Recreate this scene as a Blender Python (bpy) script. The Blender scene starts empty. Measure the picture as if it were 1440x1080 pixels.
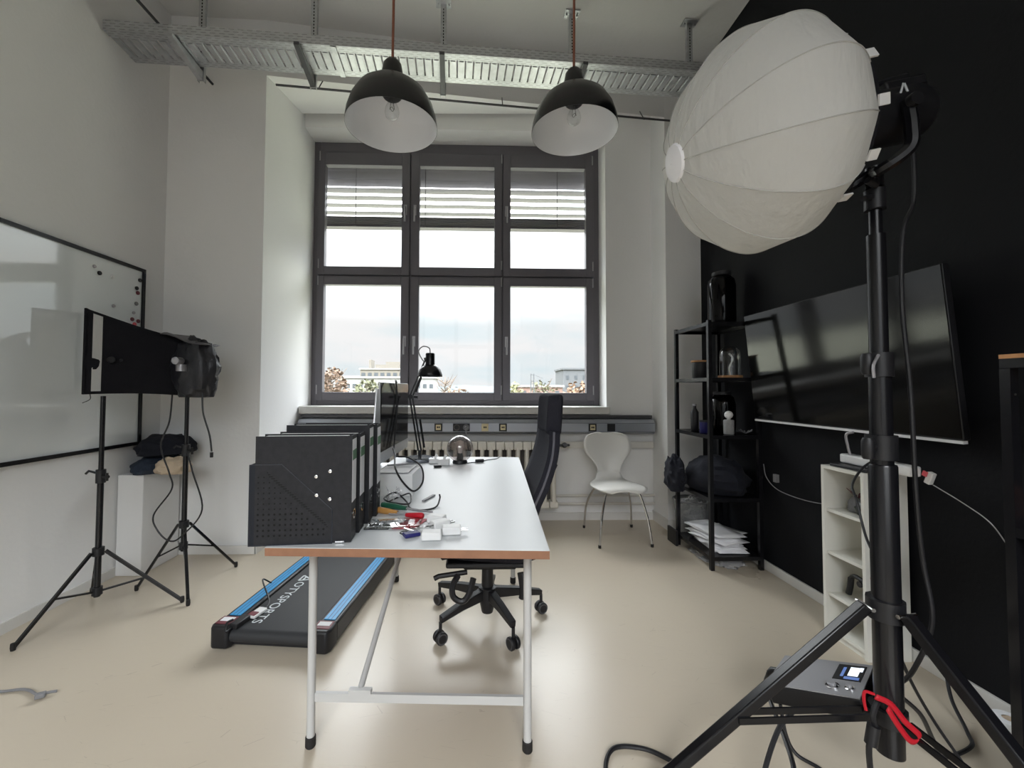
import bpy, bmesh, math, random
from mathutils import Vector, Matrix, noise
random.seed(7)
PI = math.pi
sc = bpy.context.scene
COL = sc.collection

# ------------------------------------------------------------------ materials
def lin(c):
    return c/12.92 if c <= 0.04045 else ((c+0.055)/1.055)**2.4
def rgb(r, g, b):
    return (lin(r/255), lin(g/255), lin(b/255), 1)

def mat(name, col, rough=0.5, metal=0.0, var=0.06, vscale=8.0, bump=0.0, bscale=60.0, spec=0.5, coat=0.0, trans=0.0, ior=1.45):
    m = bpy.data.materials.new(name); m.use_nodes = True
    nt = m.node_tree; n = nt.nodes; l = nt.links
    b = n['Principled BSDF']
    b.inputs['Roughness'].default_value = rough
    b.inputs['Metallic'].default_value = metal
    b.inputs['Specular IOR Level'].default_value = spec
    b.inputs['IOR'].default_value = ior
    if coat: b.inputs['Coat Weight'].default_value = coat; b.inputs['Coat Roughness'].default_value = 0.08
    if trans: b.inputs['Transmission Weight'].default_value = trans
    tc = n.new('ShaderNodeTexCoord')
    nz = n.new('ShaderNodeTexNoise'); nz.inputs['Scale'].default_value = vscale; nz.inputs['Detail'].default_value = 4
    l.new(tc.outputs['Object'], nz.inputs['Vector'])
    mx = n.new('ShaderNodeMix'); mx.data_type = 'RGBA'
    c0 = tuple(max(0, x*(1-var)) for x in col[:3]) + (1,)
    c1 = tuple(min(1, x*(1+var)) for x in col[:3]) + (1,)
    mx.inputs[6].default_value = c0; mx.inputs[7].default_value = c1
    l.new(nz.outputs['Fac'], mx.inputs[0]); l.new(mx.outputs[2], b.inputs['Base Color'])
    if bump:
        nb = n.new('ShaderNodeTexNoise'); nb.inputs['Scale'].default_value = bscale; nb.inputs['Detail'].default_value = 3
        l.new(tc.outputs['Object'], nb.inputs['Vector'])
        bp = n.new('ShaderNodeBump'); bp.inputs['Strength'].default_value = bump; bp.inputs['Distance'].default_value = 0.01
        l.new(nb.outputs['Fac'], bp.inputs['Height']); l.new(bp.outputs['Normal'], b.inputs['Normal'])
    return m

M = {}
M['wall'] = mat('white_plaster', (0.81, 0.81, 0.81, 1), 0.85, var=0.02, vscale=2, bump=0.12, bscale=40, spec=0.2)
M['ceil'] = mat('ceiling_plaster', (0.72, 0.715, 0.705, 1), 0.9, var=0.03, vscale=2, bump=0.15, bscale=30, spec=0.1)
M['black_wall'] = mat('black_paint', (0.0055, 0.006, 0.0078, 1), 0.7, var=0.12, vscale=3, bump=0.1, bscale=50, spec=0.22)
M['base'] = mat('baseboard_paint', (0.66, 0.65, 0.63, 1), 0.5, var=0.03)
M['frame'] = mat('grey_window_frame', rgb(98, 95, 101), 0.42, var=0.04)
M['slat'] = mat('blind_slat', rgb(140, 138, 142), 0.4, 0.3, var=0.04)
M['sill'] = mat('stone_sill', (0.6, 0.59, 0.57, 1), 0.35, var=0.06, vscale=30)
M['handle'] = mat('satin_handle', rgb(170, 168, 172), 0.35, 0.6)
M['galv'] = mat('galvanised_steel', (0.52, 0.53, 0.55, 1), 0.36, 0.85, var=0.25, vscale=25, bump=0.05)
M['dsteel'] = mat('dark_galvanised_steel', (0.09, 0.09, 0.095, 1), 0.4, 0.6, var=0.2, vscale=25)
M['enamel_black'] = mat('black_enamel', (0.008, 0.008, 0.009, 1), 0.25, var=0.1)
M['enamel_white'] = mat('white_enamel', (0.78, 0.79, 0.82, 1), 0.2, var=0.02)
M['copper_cable'] = mat('copper_textile', rgb(138, 86, 68), 0.7)
M['black'] = mat('black_plastic', (0.010, 0.010, 0.012, 1), 0.45, var=0.15)
M['black_metal'] = mat('black_powder_coat', (0.006, 0.006, 0.0075, 1), 0.27, var=0.15)
M['black_fabric'] = mat('black_fabric', (0.010, 0.010, 0.013, 1), 0.85, var=0.25, vscale=40, bump=0.3, bscale=150, spec=0.2)
M['chair_fabric'] = mat('charcoal_chair_fabric', (0.022, 0.022, 0.03, 1), 0.9, var=0.25, vscale=90, bump=0.35, bscale=260, spec=0.25)
M['chair_trim'] = mat('chair_piping', (0.12, 0.12, 0.14, 1), 0.6)
M['rubber'] = mat('rubber', (0.012, 0.011, 0.011, 1), 0.7)
M['wheel'] = mat('grey_castor_rim', (0.06, 0.06, 0.065, 1), 0.5)
M['white_metal'] = mat('white_powder_coat', (0.48, 0.48, 0.475, 1), 0.35, var=0.03)
M['laminate'] = mat('white_laminate', (0.60, 0.62, 0.635, 1), 0.33, var=0.015)
M['wood_edge'] = mat('plywood_edge', rgb(140, 100, 76), 0.6, var=0.25, vscale=25)
M['binder'] = mat('black_cloudy_board', (0.017, 0.017, 0.020, 1), 0.6, var=0.45, vscale=60, bump=0.08, spec=0.3)
M['holder'] = mat('navy_black_steel', (0.007, 0.009, 0.015, 1), 0.5, spec=0.35)
M['rim_highlight'] = mat('steel_rim_highlight', (0.03, 0.034, 0.045, 1), 0.35)
M['paper'] = mat('paper', (0.78, 0.78, 0.80, 1), 0.8, var=0.03)
M['green'] = mat('green_label', rgb(80, 120, 88), 0.7)
M['chrome'] = mat('chrome', (0.72, 0.72, 0.73, 1), 0.14, 1.0, var=0.02)
M['white_plastic'] = mat('white_plastic', (0.74, 0.74, 0.74, 1), 0.4, var=0.02)
M['shell'] = mat('white_chair_lacquer', (0.70, 0.69, 0.66, 1), 0.38, var=0.02)
M['rad'] = mat('radiator_enamel', (0.70, 0.67, 0.61, 1), 0.4, var=0.04)
M['dark_gap'] = mat('radiator_gap_shade', (0.10, 0.09, 0.085, 1), 0.8)
M['alu'] = mat('brushed_trunking', (0.36, 0.38, 0.42, 1), 0.38, 0.55, var=0.08, vscale=5)
M['socket_cream'] = mat('socket_insert_cream', rgb(214, 200, 160), 0.5)
M['screen'] = mat('glossy_screen', (0.004, 0.004, 0.005, 1), 0.09, var=0.0, spec=0.6)
M['tvscreen'] = mat('tv_screen', (0.003, 0.003, 0.003, 1), 0.10, var=0.0, spec=0.5)
M['silver'] = mat('silver_aluminium', (0.55, 0.56, 0.58, 1), 0.3, 0.7)
M['jersey'] = mat('dark_navy_cloth', (0.006, 0.007, 0.013, 1), 0.95, var=0.3, vscale=25, bump=0.4, bscale=30)
M['denim'] = mat('blue_denim', (0.022, 0.032, 0.052, 1), 0.9, var=0.3, vscale=40, bump=0.3, bscale=80)
M['beige_cloth'] = mat('beige_cloth', rgb(190, 172, 150), 0.9, var=0.15, vscale=20, bump=0.3, bscale=60)
M['belt'] = mat('treadmill_belt', (0.026, 0.027, 0.030, 1), 0.62, var=0.15, vscale=200, bump=0.1, bscale=300)
M['blue'] = mat('blue_rail', rgb(62, 150, 205), 0.4, var=0.12, vscale=12)
M['darkred'] = mat('maroon_label', rgb(110, 52, 60), 0.5)
M['print'] = mat('white_print', (0.62, 0.66, 0.68, 1), 0.6)
M['red'] = mat('red_nylon', rgb(176, 16, 34), 0.6)
M['pink'] = mat('pink_plastic', rgb(214, 90, 100), 0.35)
M['navy'] = mat('navy_plastic', rgb(34, 34, 96), 0.4)
M['toolgreen'] = mat('green_handle', rgb(24, 78, 58), 0.4)
M['amber'] = mat('amber_handle', rgb(176, 128, 70), 0.35)
M['board_wood'] = mat('light_wood', rgb(190, 140, 95), 0.5, var=0.2, vscale=30)
M['concrete'] = mat('grey_ceramic', (0.28, 0.28, 0.28, 1), 0.7, var=0.2, vscale=60)
M['grey'] = mat('grey_plastic', (0.2, 0.2, 0.21, 1), 0.5)
M['copper'] = mat('copper_wire', (0.55, 0.22, 0.12, 1), 0.35, 0.9)
M['led_face'] = mat('anodised_front', (0.36, 0.36, 0.38, 1), 0.38, 0.3, var=0.05)
M['bookcase'] = mat('white_melamine', (0.70, 0.69, 0.64, 1), 0.5, var=0.02)
M['skirtpipe'] = mat('painted_pipe', (0.68, 0.66, 0.62, 1), 0.5)

def white_board():
    m = mat('whiteboard_enamel', (0.80, 0.84, 0.85, 1), 0.06, var=0.03, vscale=3, spec=0.5, ior=2.1)
    return m
M['whiteboard'] = white_board()

def glass(name, tint=(1, 1, 1, 1), refl=0.06, rough=0.0, facing=0.25):
    m = bpy.data.materials.new(name); m.use_nodes = True
    nt = m.node_tree; n = nt.nodes; l = nt.links
    for x in list(n):
        if x.type == 'BSDF_PRINCIPLED': n.remove(x)
    out = n['Material Output']
    t = n.new('ShaderNodeBsdfTransparent'); t.inputs['Color'].default_value = tint
    g = n.new('ShaderNodeBsdfGlossy'); g.inputs['Roughness'].default_value = rough
    lw = n.new('ShaderNodeLayerWeight'); lw.inputs['Blend'].default_value = facing
    mp = n.new('ShaderNodeMapRange'); mp.inputs['To Min'].default_value = refl; mp.inputs['To Max'].default_value = 0.8
    l.new(lw.outputs['Facing'], mp.inputs['Value'])
    pw = n.new('ShaderNodeMath'); pw.operation = 'POWER'; pw.inputs[1].default_value = 2.0
    l.new(mp.outputs['Result'], pw.inputs[0])
    ad = n.new('ShaderNodeMath'); ad.operation = 'ADD'; ad.inputs[1].default_value = refl; ad.use_clamp = True
    l.new(pw.outputs[0], ad.inputs[0])
    mx = n.new('ShaderNodeMixShader')
    l.new(ad.outputs[0], mx.inputs[0]); l.new(t.outputs[0], mx.inputs[1]); l.new(g.outputs[0], mx.inputs[2])
    l.new(mx.outputs[0], out.inputs['Surface'])
    return m
M['pane'] = glass('window_pane', (0.98, 0.985, 0.98, 1), 0.015)
M['clear'] = glass('clear_glass', (0.94, 0.95, 0.95, 1), 0.05, facing=0.4)
M['smoke'] = glass('smoked_glass', (0.62, 0.58, 0.57, 1), 0.08, facing=0.4)
M['darkglass'] = glass('black_glass', (0.10, 0.10, 0.12, 1), 0.02, facing=0.25)
def film_mat(name, cover, col=(0.75, 0.75, 0.76, 1)):
    m = bpy.data.materials.new(name); m.use_nodes = True
    nt = m.node_tree; n = nt.nodes; l = nt.links; b = n['Principled BSDF']
    b.inputs['Base Color'].default_value = col; b.inputs['Roughness'].default_value = 0.25
    t = n.new('ShaderNodeBsdfTransparent'); mx = n.new('ShaderNodeMixShader')
    lw = n.new('ShaderNodeLayerWeight'); lw.inputs['Blend'].default_value = 0.4
    mr = n.new('ShaderNodeMapRange'); mr.inputs['To Min'].default_value = cover; mr.inputs['To Max'].default_value = min(1, cover+0.45)
    l.new(lw.outputs['Facing'], mr.inputs['Value']); l.new(mr.outputs[0], mx.inputs[0])
    l.new(t.outputs[0], mx.inputs[1]); l.new(b.outputs[0], mx.inputs[2]); l.new(mx.outputs[0], n['Material Output'].inputs['Surface'])
    return m
M['film'] = film_mat('clear_plastic_film', 0.22)
M['bin'] = film_mat('smoky_bin_plastic', 0.35, (0.35, 0.36, 0.36, 1))

def floor_mat():
    m = bpy.data.materials.new('beige_linoleum'); m.use_nodes = True
    nt = m.node_tree; n = nt.nodes; l = nt.links; b = n['Principled BSDF']
    tc = n.new('ShaderNodeTexCoord')
    n1 = n.new('ShaderNodeTexNoise'); n1.inputs['Scale'].default_value = 1.3; n1.inputs['Detail'].default_value = 6
    n2 = n.new('ShaderNodeTexNoise'); n2.inputs['Scale'].default_value = 14; n2.inputs['Detail'].default_value = 5
    for x in (n1, n2): l.new(tc.outputs['Object'], x.inputs['Vector'])
    mx = n.new('ShaderNodeMix'); mx.data_type = 'RGBA'
    mx.inputs[6].default_value = (0.50, 0.435, 0.345, 1); mx.inputs[7].default_value = (0.56, 0.495, 0.40, 1)
    l.new(n1.outputs['Fac'], mx.inputs[0])
    # thin scratches: distorted, stretched wave crests masked by noise
    mp = n.new('ShaderNodeMapping'); mp.inputs['Scale'].default_value = (1.2, 5, 1); mp.inputs['Rotation'].default_value = (0, 0, 0.5)
    l.new(tc.outputs['Object'], mp.inputs['Vector'])
    vo = n.new('ShaderNodeTexVoronoi'); vo.feature = 'DISTANCE_TO_EDGE'; vo.inputs['Scale'].default_value = 2.2
    l.new(mp.outputs[0], vo.inputs['Vector'])
    lt = n.new('ShaderNodeMath'); lt.operation = 'LESS_THAN'; lt.inputs[1].default_value = 0.0035
    l.new(vo.outputs['Distance'], lt.inputs[0])
    gt = n.new('ShaderNodeMath'); gt.operation = 'GREATER_THAN'; gt.inputs[1].default_value = 0.56
    l.new(n2.outputs['Fac'], gt.inputs[0])
    ml = n.new('ShaderNodeMath'); ml.operation = 'MULTIPLY'; l.new(lt.outputs[0], ml.inputs[0]); l.new(gt.outputs[0], ml.inputs[1])
    mk = n.new('ShaderNodeMath'); mk.operation = 'MULTIPLY'; mk.inputs[1].default_value = 0.35; l.new(ml.outputs[0], mk.inputs[0])
    m2 = n.new('ShaderNodeMix'); m2.data_type = 'RGBA'; m2.inputs[7].default_value = (0.30, 0.25, 0.20, 1)
    l.new(mk.outputs[0], m2.inputs[0]); l.new(mx.outputs[2], m2.inputs[6]); l.new(m2.outputs[2], b.inputs['Base Color'])
    mr = n.new('ShaderNodeMapRange'); mr.inputs['To Min'].default_value = 0.22; mr.inputs['To Max'].default_value = 0.40
    l.new(n1.outputs['Fac'], mr.inputs['Value']); l.new(mr.outputs[0], b.inputs['Roughness'])
    b.inputs['Specular IOR Level'].default_value = 0.5
    bp = n.new('ShaderNodeBump'); bp.inputs['Strength'].default_value = 0.04; bp.inputs['Distance'].default_value = 0.02
    l.new(n2.outputs['Fac'], bp.inputs['Height']); l.new(bp.outputs[0], b.inputs['Normal'])
    return m
M['floor'] = floor_mat()

def lantern_mat():
    m = bpy.data.materials.new('white_diffusion_cloth'); m.use_nodes = True
    nt = m.node_tree; n = nt.nodes; l = nt.links
    for x in list(n):
        if x.type == 'BSDF_PRINCIPLED': n.remove(x)
    d = n.new('ShaderNodeBsdfDiffuse'); t = n.new('ShaderNodeBsdfTranslucent'); mx = n.new('ShaderNodeMixShader')
    d.inputs['Color'].default_value = (0.80, 0.80, 0.785, 1); t.inputs['Color'].default_value = (0.80, 0.80, 0.775, 1)
    tc = n.new('ShaderNodeTexCoord'); nz = n.new('ShaderNodeTexNoise'); nz.inputs['Scale'].default_value = 9; nz.inputs['Detail'].default_value = 3
    mp = n.new('ShaderNodeMapping'); mp.inputs['Scale'].default_value = (2.5, 2.5, 0.6)
    l.new(tc.outputs['Object'], mp.inputs[0]); l.new(mp.outputs[0], nz.inputs['Vector'])
    bp = n.new('ShaderNodeBump'); bp.inputs['Strength'].default_value = 0.45; bp.inputs['Distance'].default_value = 0.02
    l.new(nz.outputs['Fac'], bp.inputs['Height'])
    l.new(bp.outputs[0], d.inputs['Normal']); l.new(bp.outputs[0], t.inputs['Normal'])
    mx.inputs[0].default_value = 0.46
    l.new(d.outputs[0], mx.inputs[1]); l.new(t.outputs[0], mx.inputs[2]); l.new(mx.outputs[0], n['Material Output'].inputs['Surface'])
    return m
M['lantern'] = lantern_mat()
M['seam'] = mat('seam_tape', (0.46, 0.455, 0.44, 1), 0.9)

def emit(name, col, s):
    m = bpy.data.materials.new(name); m.use_nodes = True
    b = m.node_tree.nodes['Principled BSDF']
    b.inputs['Base Color'].default_value = (0.02, 0.02, 0.02, 1)
    b.inputs['Emission Color'].default_value = col; b.inputs['Emission Strength'].default_value = s
    return m
M['lcd_white'] = emit('lcd_white', (0.75, 0.85, 1, 1), 0.85)
M['lcd_blue'] = emit('lcd_blue', (0.10, 0.18, 0.45, 1), 0.5)

# slotted steel: small dark slots in rows (surface pattern of the tray's perforated strips)
def slotted(name, base, sx, sz):
    m = mat(name, base, 0.38, 0.8, var=0.2, vscale=25)
    nt = m.node_tree; n = nt.nodes; l = nt.links; b = n['Principled BSDF']
    tc = n.new('ShaderNodeTexCoord')
    mp = n.new('ShaderNodeMapping'); mp.inputs['Scale'].default_value = (sx, sz, sz)
    l.new(tc.outputs['UV'], mp.inputs[0])
    br = n.new('ShaderNodeTexBrick'); br.inputs['Scale'].default_value = 1; br.inputs['Mortar Size'].default_value = 0.20
    br.inputs['Mortar Smooth'].default_value = 0.0; br.inputs['Brick Width'].default_value = 1; br.inputs['Row Height'].default_value = 0.5
    l.new(mp.outputs[0], br.inputs['Vector'])
    src = b.inputs['Base Color'].links[0].from_socket
    mx = n.new('ShaderNodeMix'); mx.data_type = 'RGBA'; mx.inputs[6].default_value = (0.24, 0.245, 0.25, 1)
    l.new(br.outputs['Fac'], mx.inputs[0]); l.new(src, mx.inputs[7]); l.new(mx.outputs[2], b.inputs['Base Color'])
    return m
M['slotted'] = slotted('slotted_galvanised_steel', (0.52, 0.53, 0.55, 1), 18, 30)

def perforated(name):
    m = mat(name, (0.014, 0.016, 0.023, 1), 0.4)
    return m
M['perf'] = perforated('perforated_black_steel')
M['hole'] = mat('hole_dark', (0.002, 0.002, 0.002, 1), 0.9)

# ------------------------------------------------------------------ mesh builder
class MB:
    def __init__(s):
        s.v = []; s.f = []; s.m = []; s.uv = {}
    def add(s, vs, fs, mi=0, mx=None):
        k = len(s.v)
        for p in vs:
            p = Vector(p)
            s.v.append(mx @ p if mx is not None else p)
        for f in fs:
            s.f.append([k+i for i in f]); s.m.append(mi)
        return s
    def box(s, c, d, mx=None, mi=0, rot=None):
        x, y, z = (q/2 for q in d)
        vs = [Vector((a*x, b*y, e*z)) for e in (-1, 1) for b in (-1, 1) for a in (-1, 1)]
        if rot is not None: vs = [rot @ v for v in vs]
        vs = [v+Vector(c) for v in vs]
        return s.add(vs, [(0, 2, 3, 1), (4, 5, 7, 6), (0, 1, 5, 4), (2, 6, 7, 3), (0, 4, 6, 2), (1, 3, 7, 5)], mi, mx)
    def bb(s, x0, x1, y0, y1, z0, z1, mi=0, mx=None):
        return s.box(((x0+x1)/2, (y0+y1)/2, (z0+z1)/2), (abs(x1-x0), abs(y1-y0), abs(z1-z0)), mx, mi)
    def tube(s, pts, r, seg=10, caps=True, mi=0, mx=None, closed=False):
        pts = [Vector(p) for p in pts]; n = len(pts)
        rs = r if isinstance(r, (list, tuple)) else [r]*n
        vs = []; up = None
        for i, p in enumerate(pts):
            if closed: t = pts[(i+1) % n]-pts[i-1]
            elif i == 0: t = pts[1]-p
            elif i == n-1: t = p-pts[-2]
            else: t = (pts[i+1]-p).normalized()+(p-pts[i-1]).normalized()
            if t.length < 1e-9: t = Vector((0, 0, 1))
            t.normalize()
            if up is None:
                up = Vector((0, 0, 1)) if abs(t.z) < 0.9 else Vector((1, 0, 0))
            a = up - t*up.dot(t)
            if a.length < 1e-6: a = t.orthogonal()
            a.normalize(); b = t.cross(a); up = a
            for k in range(seg):
                th = 2*PI*k/seg
                vs.append(p+(a*math.cos(th)+b*math.sin(th))*rs[i])
        fs = []
        for i in range(n if closed else n-1):
            j = (i+1) % n
            for k in range(seg):
                k2 = (k+1) % seg
                fs.append((i*seg+k, i*seg+k2, j*seg+k2, j*seg+k))
        if caps and not closed:
            fs.append(tuple(range(seg-1, -1, -1))); fs.append(tuple((n-1)*seg+k for k in range(seg)))
        return s.add(vs, fs, mi, mx)
    def rod(s, a, b, r, seg=12, mi=0, r2=None):
        return s.tube([a, b], [r, r if r2 is None else r2], seg, True, mi)
    def bar(s, a, b, w, h, up=(0, 0, 1), mi=0):       # rectangular bar from a to b
        a = Vector(a); b = Vector(b); t = (b-a); L = t.length; t.normalize()
        u = Vector(up); u = u-t*u.dot(t)
        if u.length < 1e-6: u = t.orthogonal()
        u.normalize(); sd = t.cross(u)
        rot = Matrix((t, sd, u)).transposed()
        return s.box((a+b)/2, (L, w, h), rot=rot, mi=mi)
    def lathe(s, prof, seg=32, mx=None, mi=0, cap0=False, cap1=False):
        vs = []; n = len(prof)
        for (r, z) in prof:
            for k in range(seg):
                th = 2*PI*k/seg; vs.append((r*math.cos(th), r*math.sin(th), z))
        fs = []
        for i in range(n-1):
            for k in range(seg):
                k2 = (k+1) % seg
                fs.append((i*seg+k, i*seg+k2, (i+1)*seg+k2, (i+1)*seg+k))
        if cap0: fs.append(tuple(range(seg-1, -1, -1)))
        if cap1: fs.append(tuple((n-1)*seg+k for k in range(seg)))
        return s.add(vs, fs, mi, mx)
    def prism(s, poly, a, b, mx=None, mi=0):          # polygon in local xy, extruded z a..b
        n = len(poly)
        vs = [(x, y, a) for x, y in poly]+[(x, y, b) for x, y in poly]
        fs = [tuple(range(n-1, -1, -1)), tuple(range(n, 2*n))]+[(i, (i+1) % n, n+(i+1) % n, n+i) for i in range(n)]
        return s.add(vs, fs, mi, mx)
    def grid(s, rows, mi=0, mx=None):
        h = len(rows); w = len(rows[0])
        vs = [p for r in rows for p in r]
        fs = [(i*w+j, i*w+j+1, (i+1)*w+j+1, (i+1)*w+j) for i in range(h-1) for j in range(w-1)]
        return s.add(vs, fs, mi, mx)
    def build(s, name, mats, parent=None, bevel=0.0, solid=0.0, sub=0, ang=35, flat=False):
        me = bpy.data.meshes.new(name)
        me.from_pydata([tuple(v) for v in s.v], [], s.f)
        if not isinstance(mats, (list, tuple)): mats = [mats]
        for m in mats: me.materials.append(M[m] if isinstance(m, str) else m)
        me.polygons.foreach_set('material_index', s.m)
        bm = bmesh.new(); bm.from_mesh(me); bmesh.ops.recalc_face_normals(bm, faces=bm.faces); bm.to_mesh(me); bm.free()
        if not flat:
            me.polygons.foreach_set('use_smooth', [True]*len(me.polygons))
            me.set_sharp_from_angle(angle=math.radians(ang))
        o = bpy.data.objects.new(name, me); COL.objects.link(o)
        if solid:
            md = o.modifiers.new('solid', 'SOLIDIFY'); md.thickness = solid; md.offset = 0
        if bevel:
            md = o.modifiers.new('bevel', 'BEVEL'); md.width = bevel; md.segments = 2; md.limit_method = 'ANGLE'; md.angle_limit = math.radians(40)
        if sub:
            md = o.modifiers.new('sub', 'SUBSURF'); md.levels = sub; md.render_levels = sub
        if parent is not None:
            o.parent = parent
            o.matrix_parent_inverse = wm(parent).inverted()
        return o

def wm(o):
    m = o.matrix_basis.copy()
    if o.parent is not None: m = wm(o.parent) @ o.matrix_parent_inverse @ m
    return m

def thing(name, label, cat, loc=(0, 0, 0), rz=0.0, group=None):
    o = bpy.data.objects.new(name, None); COL.objects.link(o)
    o.location = loc; o.rotation_euler = (0, 0, rz); o.empty_display_size = 0.05
    return tag(o, label, cat, group)
def tag(o, label, cat, group=None):
    o['label'] = label; o['category'] = cat
    if group: o['group'] = group
    return o
def struct(o):
    o['kind'] = 'structure'; return o
def copy_tree(o, parent=None):
    c = o.copy(); COL.objects.link(c)
    if parent is not None:
        c.parent = parent; c.matrix_parent_inverse = o.matrix_parent_inverse.copy()
    for ch in list(o.children): copy_tree(ch, c)
    return c
def T(x, y, z): return Matrix.Translation((x, y, z))
def RX(a): return Matrix.Rotation(a, 4, 'X')
def RY(a): return Matrix.Rotation(a, 4, 'Y')
def RZ(a): return Matrix.Rotation(a, 4, 'Z')
def frame_to(z, p=(0, 0, 0)):                          # 4x4 whose local z points along z, origin p
    q = Vector(z).to_track_quat('Z', 'Y').to_matrix().to_4x4()
    return Matrix.Translation(p) @ q
def smooth_path(pts, n=8):                              # Catmull-Rom
    P = [Vector(p) for p in pts]; P = [2*P[0]-P[1]]+P+[2*P[-1]-P[-2]]
    out = []
    for i in range(1, len(P)-2):
        p0, p1, p2, p3 = P[i-1:i+3]
        for k in range(n):
            t = k/n
            out.append(0.5*((2*p1)+(p2-p0)*t+(2*p0-5*p1+4*p2-p3)*t*t+(3*p1-p0-3*p2+p3)*t**3))
    out.append(P[-2]); return out
def cable(name, pts, r, m, parent=None, n=8, seg=8):
    return MB().tube(smooth_path(pts, n), r, seg).build(name, m, parent)
def blob(c, d, seed, amp=0.25, f=3.0, nu=40, nv=24, flat=0.35, fold=0.0):  # crumpled cloth heap
    mb = MB(); rows = []; off = Vector((seed*7.3, seed*3.1, seed*1.7))
    for i in range(nv+1):
        ph = PI*i/nv; row = []
        for j in range(nu+1):
            th = 2*PI*(j % nu)/nu
            p = Vector((math.sin(ph)*math.cos(th), math.sin(ph)*math.sin(th), math.cos(ph)))
            q = 1+amp*(noise.noise(p*f+off))+0.5*amp*noise.noise(p*f*2.3+off)
            if fold: q += fold*abs(noise.noise(Vector((p.x*2, p.y*2, p.z*9))*f*0.5+off))
            p = p*q
            z = p.z if p.z > -flat else -flat+(p.z+flat)*0.08
            row.append((c[0]+p.x*d[0]/2, c[1]+p.y*d[1]/2, c[2]+(z+flat)*d[2]/(1+flat)))
        rows.append(row)
    mb.grid(rows); return mb

# ------------------------------------------------------------------ camera
def make_camera():
    f = 590.0
    yaw, pit, rol = math.radians(1.5), math.radians(1.8), math.radians(0.2)
    F = Vector((math.sin(yaw)*math.cos(pit), math.cos(yaw)*math.cos(pit), math.sin(pit)))
    R = Vector((math.cos(yaw), -math.sin(yaw), 0)); U = R.cross(F)
    R2 = R*math.cos(rol)+U*math.sin(rol); U2 = U*math.cos(rol)-R*math.sin(rol)
    cd = bpy.data.cameras.new('camera'); co = bpy.data.objects.new('camera', cd); COL.objects.link(co)
    m = Matrix((R2, U2, -F)).transposed().to_4x4(); m.translation = (0, 0, 1.2)
    co.matrix_world = m
    cd.sensor_width = 36; cd.sensor_fit = 'HORIZONTAL'; cd.lens = f/1440*36
    cd.shift_x = (720-685.52)/1440; cd.shift_y = (528.51-540)/1440
    cd.clip_start = 0.02; cd.clip_end = 2000
    sc.camera = co
make_camera()

# ------------------------------------------------------------------ the room
XL, XR, YB, ZC = -2.305, 1.95, -2.6, 4.0
YW = 4.10
struct(MB().bb(XL-0.2, XR+0.2, YB-0.2, 4.3, -0.12, 0.0).build('floor', 'floor'))
struct(MB().bb(XL-0.2, XR+0.2, YB-0.2, 4.35, ZC, ZC+0.15).build('ceiling', 'ceil'))
struct(MB().bb(XL-0.2, XL, YB, 4.3, 0, ZC).build('wall_left', 'wall'))
struct(MB().bb(XR, XR+0.2, YB, 4.3, 0, ZC).build('wall_right', 'black_wall'))
# unseen wall behind the camera; window opening added to let in fill light
wb = MB()
wb.bb(XL, -1.4, YB-0.2, YB, 0, ZC); wb.bb(1.2, XR, YB-0.2, YB, 0, ZC)
wb.bb(-1.4, 1.2, YB-0.2, YB, 0, 0.95); wb.bb(-1.4, 1.2, YB-0.2, YB, 3.6, ZC)
struct(wb.build('unseen_wall_back', 'wall'))
w2 = thing('fill_window', 'added fill light window behind the camera', 'window', (-0.1, YB, 0.95)); del w2['label'], w2['category']; struct(w2)
fr = MB()
for x in (-1.4, -0.533, 0.333, 1.2):
    fr.bb(x-0.05, x+0.05, YB-0.12, YB-0.05, 0.95, 3.6)
for z in (1.0, 2.3, 3.55): fr.bb(-1.35, 1.15, YB-0.12, YB-0.05, z-0.05, z+0.05)
fr.build('frame', 'frame', w2)  # frame of the added fill window

# window wall: pillars, parapet, lintel and beam
wf = MB()
wf.prism([(XL, 3.13), (-1.60, 3.15), (-1.60, 4.3), (XL, 4.3)], 0, ZC)          # left pillar
wf.prism([(1.645, 3.585), (XR, 3.575), (XR, 4.3), (1.645, 4.3)], 0, ZC)        # right pillar
wf.bb(-1.60, 1.645, 3.88, 4.3, 0, 0.97)                                         # parapet
wf.bb(1.21, 1.645, 3.88, 4.3, 0.97, 3.80)                                       # wall right of the window
wf.bb(-1.60, 1.645, 3.80, 4.3, 3.80, ZC)                                        # upper wall
wf.bb(-1.60, 1.21, 3.86, 4.3, 3.625, 3.80)                                      # lintel
# beam with a sloping underside between the pillars
wf.add([(-1.60, 3.15, 3.57), (1.645, 3.585, 3.60), (1.645, 3.84, 3.80), (-1.60, 3.80, 3.71),
        (-1.60, 3.15, ZC), (1.645, 3.585, ZC), (1.645, 3.84, ZC), (-1.60, 3.80, ZC)],
       [(0, 1, 2, 3), (0, 4, 5, 1), (1, 5, 6, 2), (2, 6, 7, 3), (3, 7, 4, 0), (4, 7, 6, 5)])
struct(wf.build('wall_far', 'wall'))
struct(MB().bb(XL, XL+0.012, YB, 3.13, 0, 0.055).build('baseboard_left', 'base'))
struct(MB().bb(XR-0.015, XR, YB, 3.575, 0, 0.058).build('baseboard_right', 'base', bevel=0.003))
bf = MB()
bf.bb(XL, -1.595, 3.118, 3.13, 0, 0.06); bf.bb(-1.60, -1.588, 3.118, 3.88, 0, 0.06)
bf.bb(-1.588, 1.633, 3.868, 3.88, 0, 0.07)
bf.bb(1.633, 1.645, 3.573, 3.88, 0, 0.09); bf.bb(1.633, XR, 3.563, 3.575, 0, 0.09)
struct(bf.build('baseboard_far', 'base'))
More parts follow.
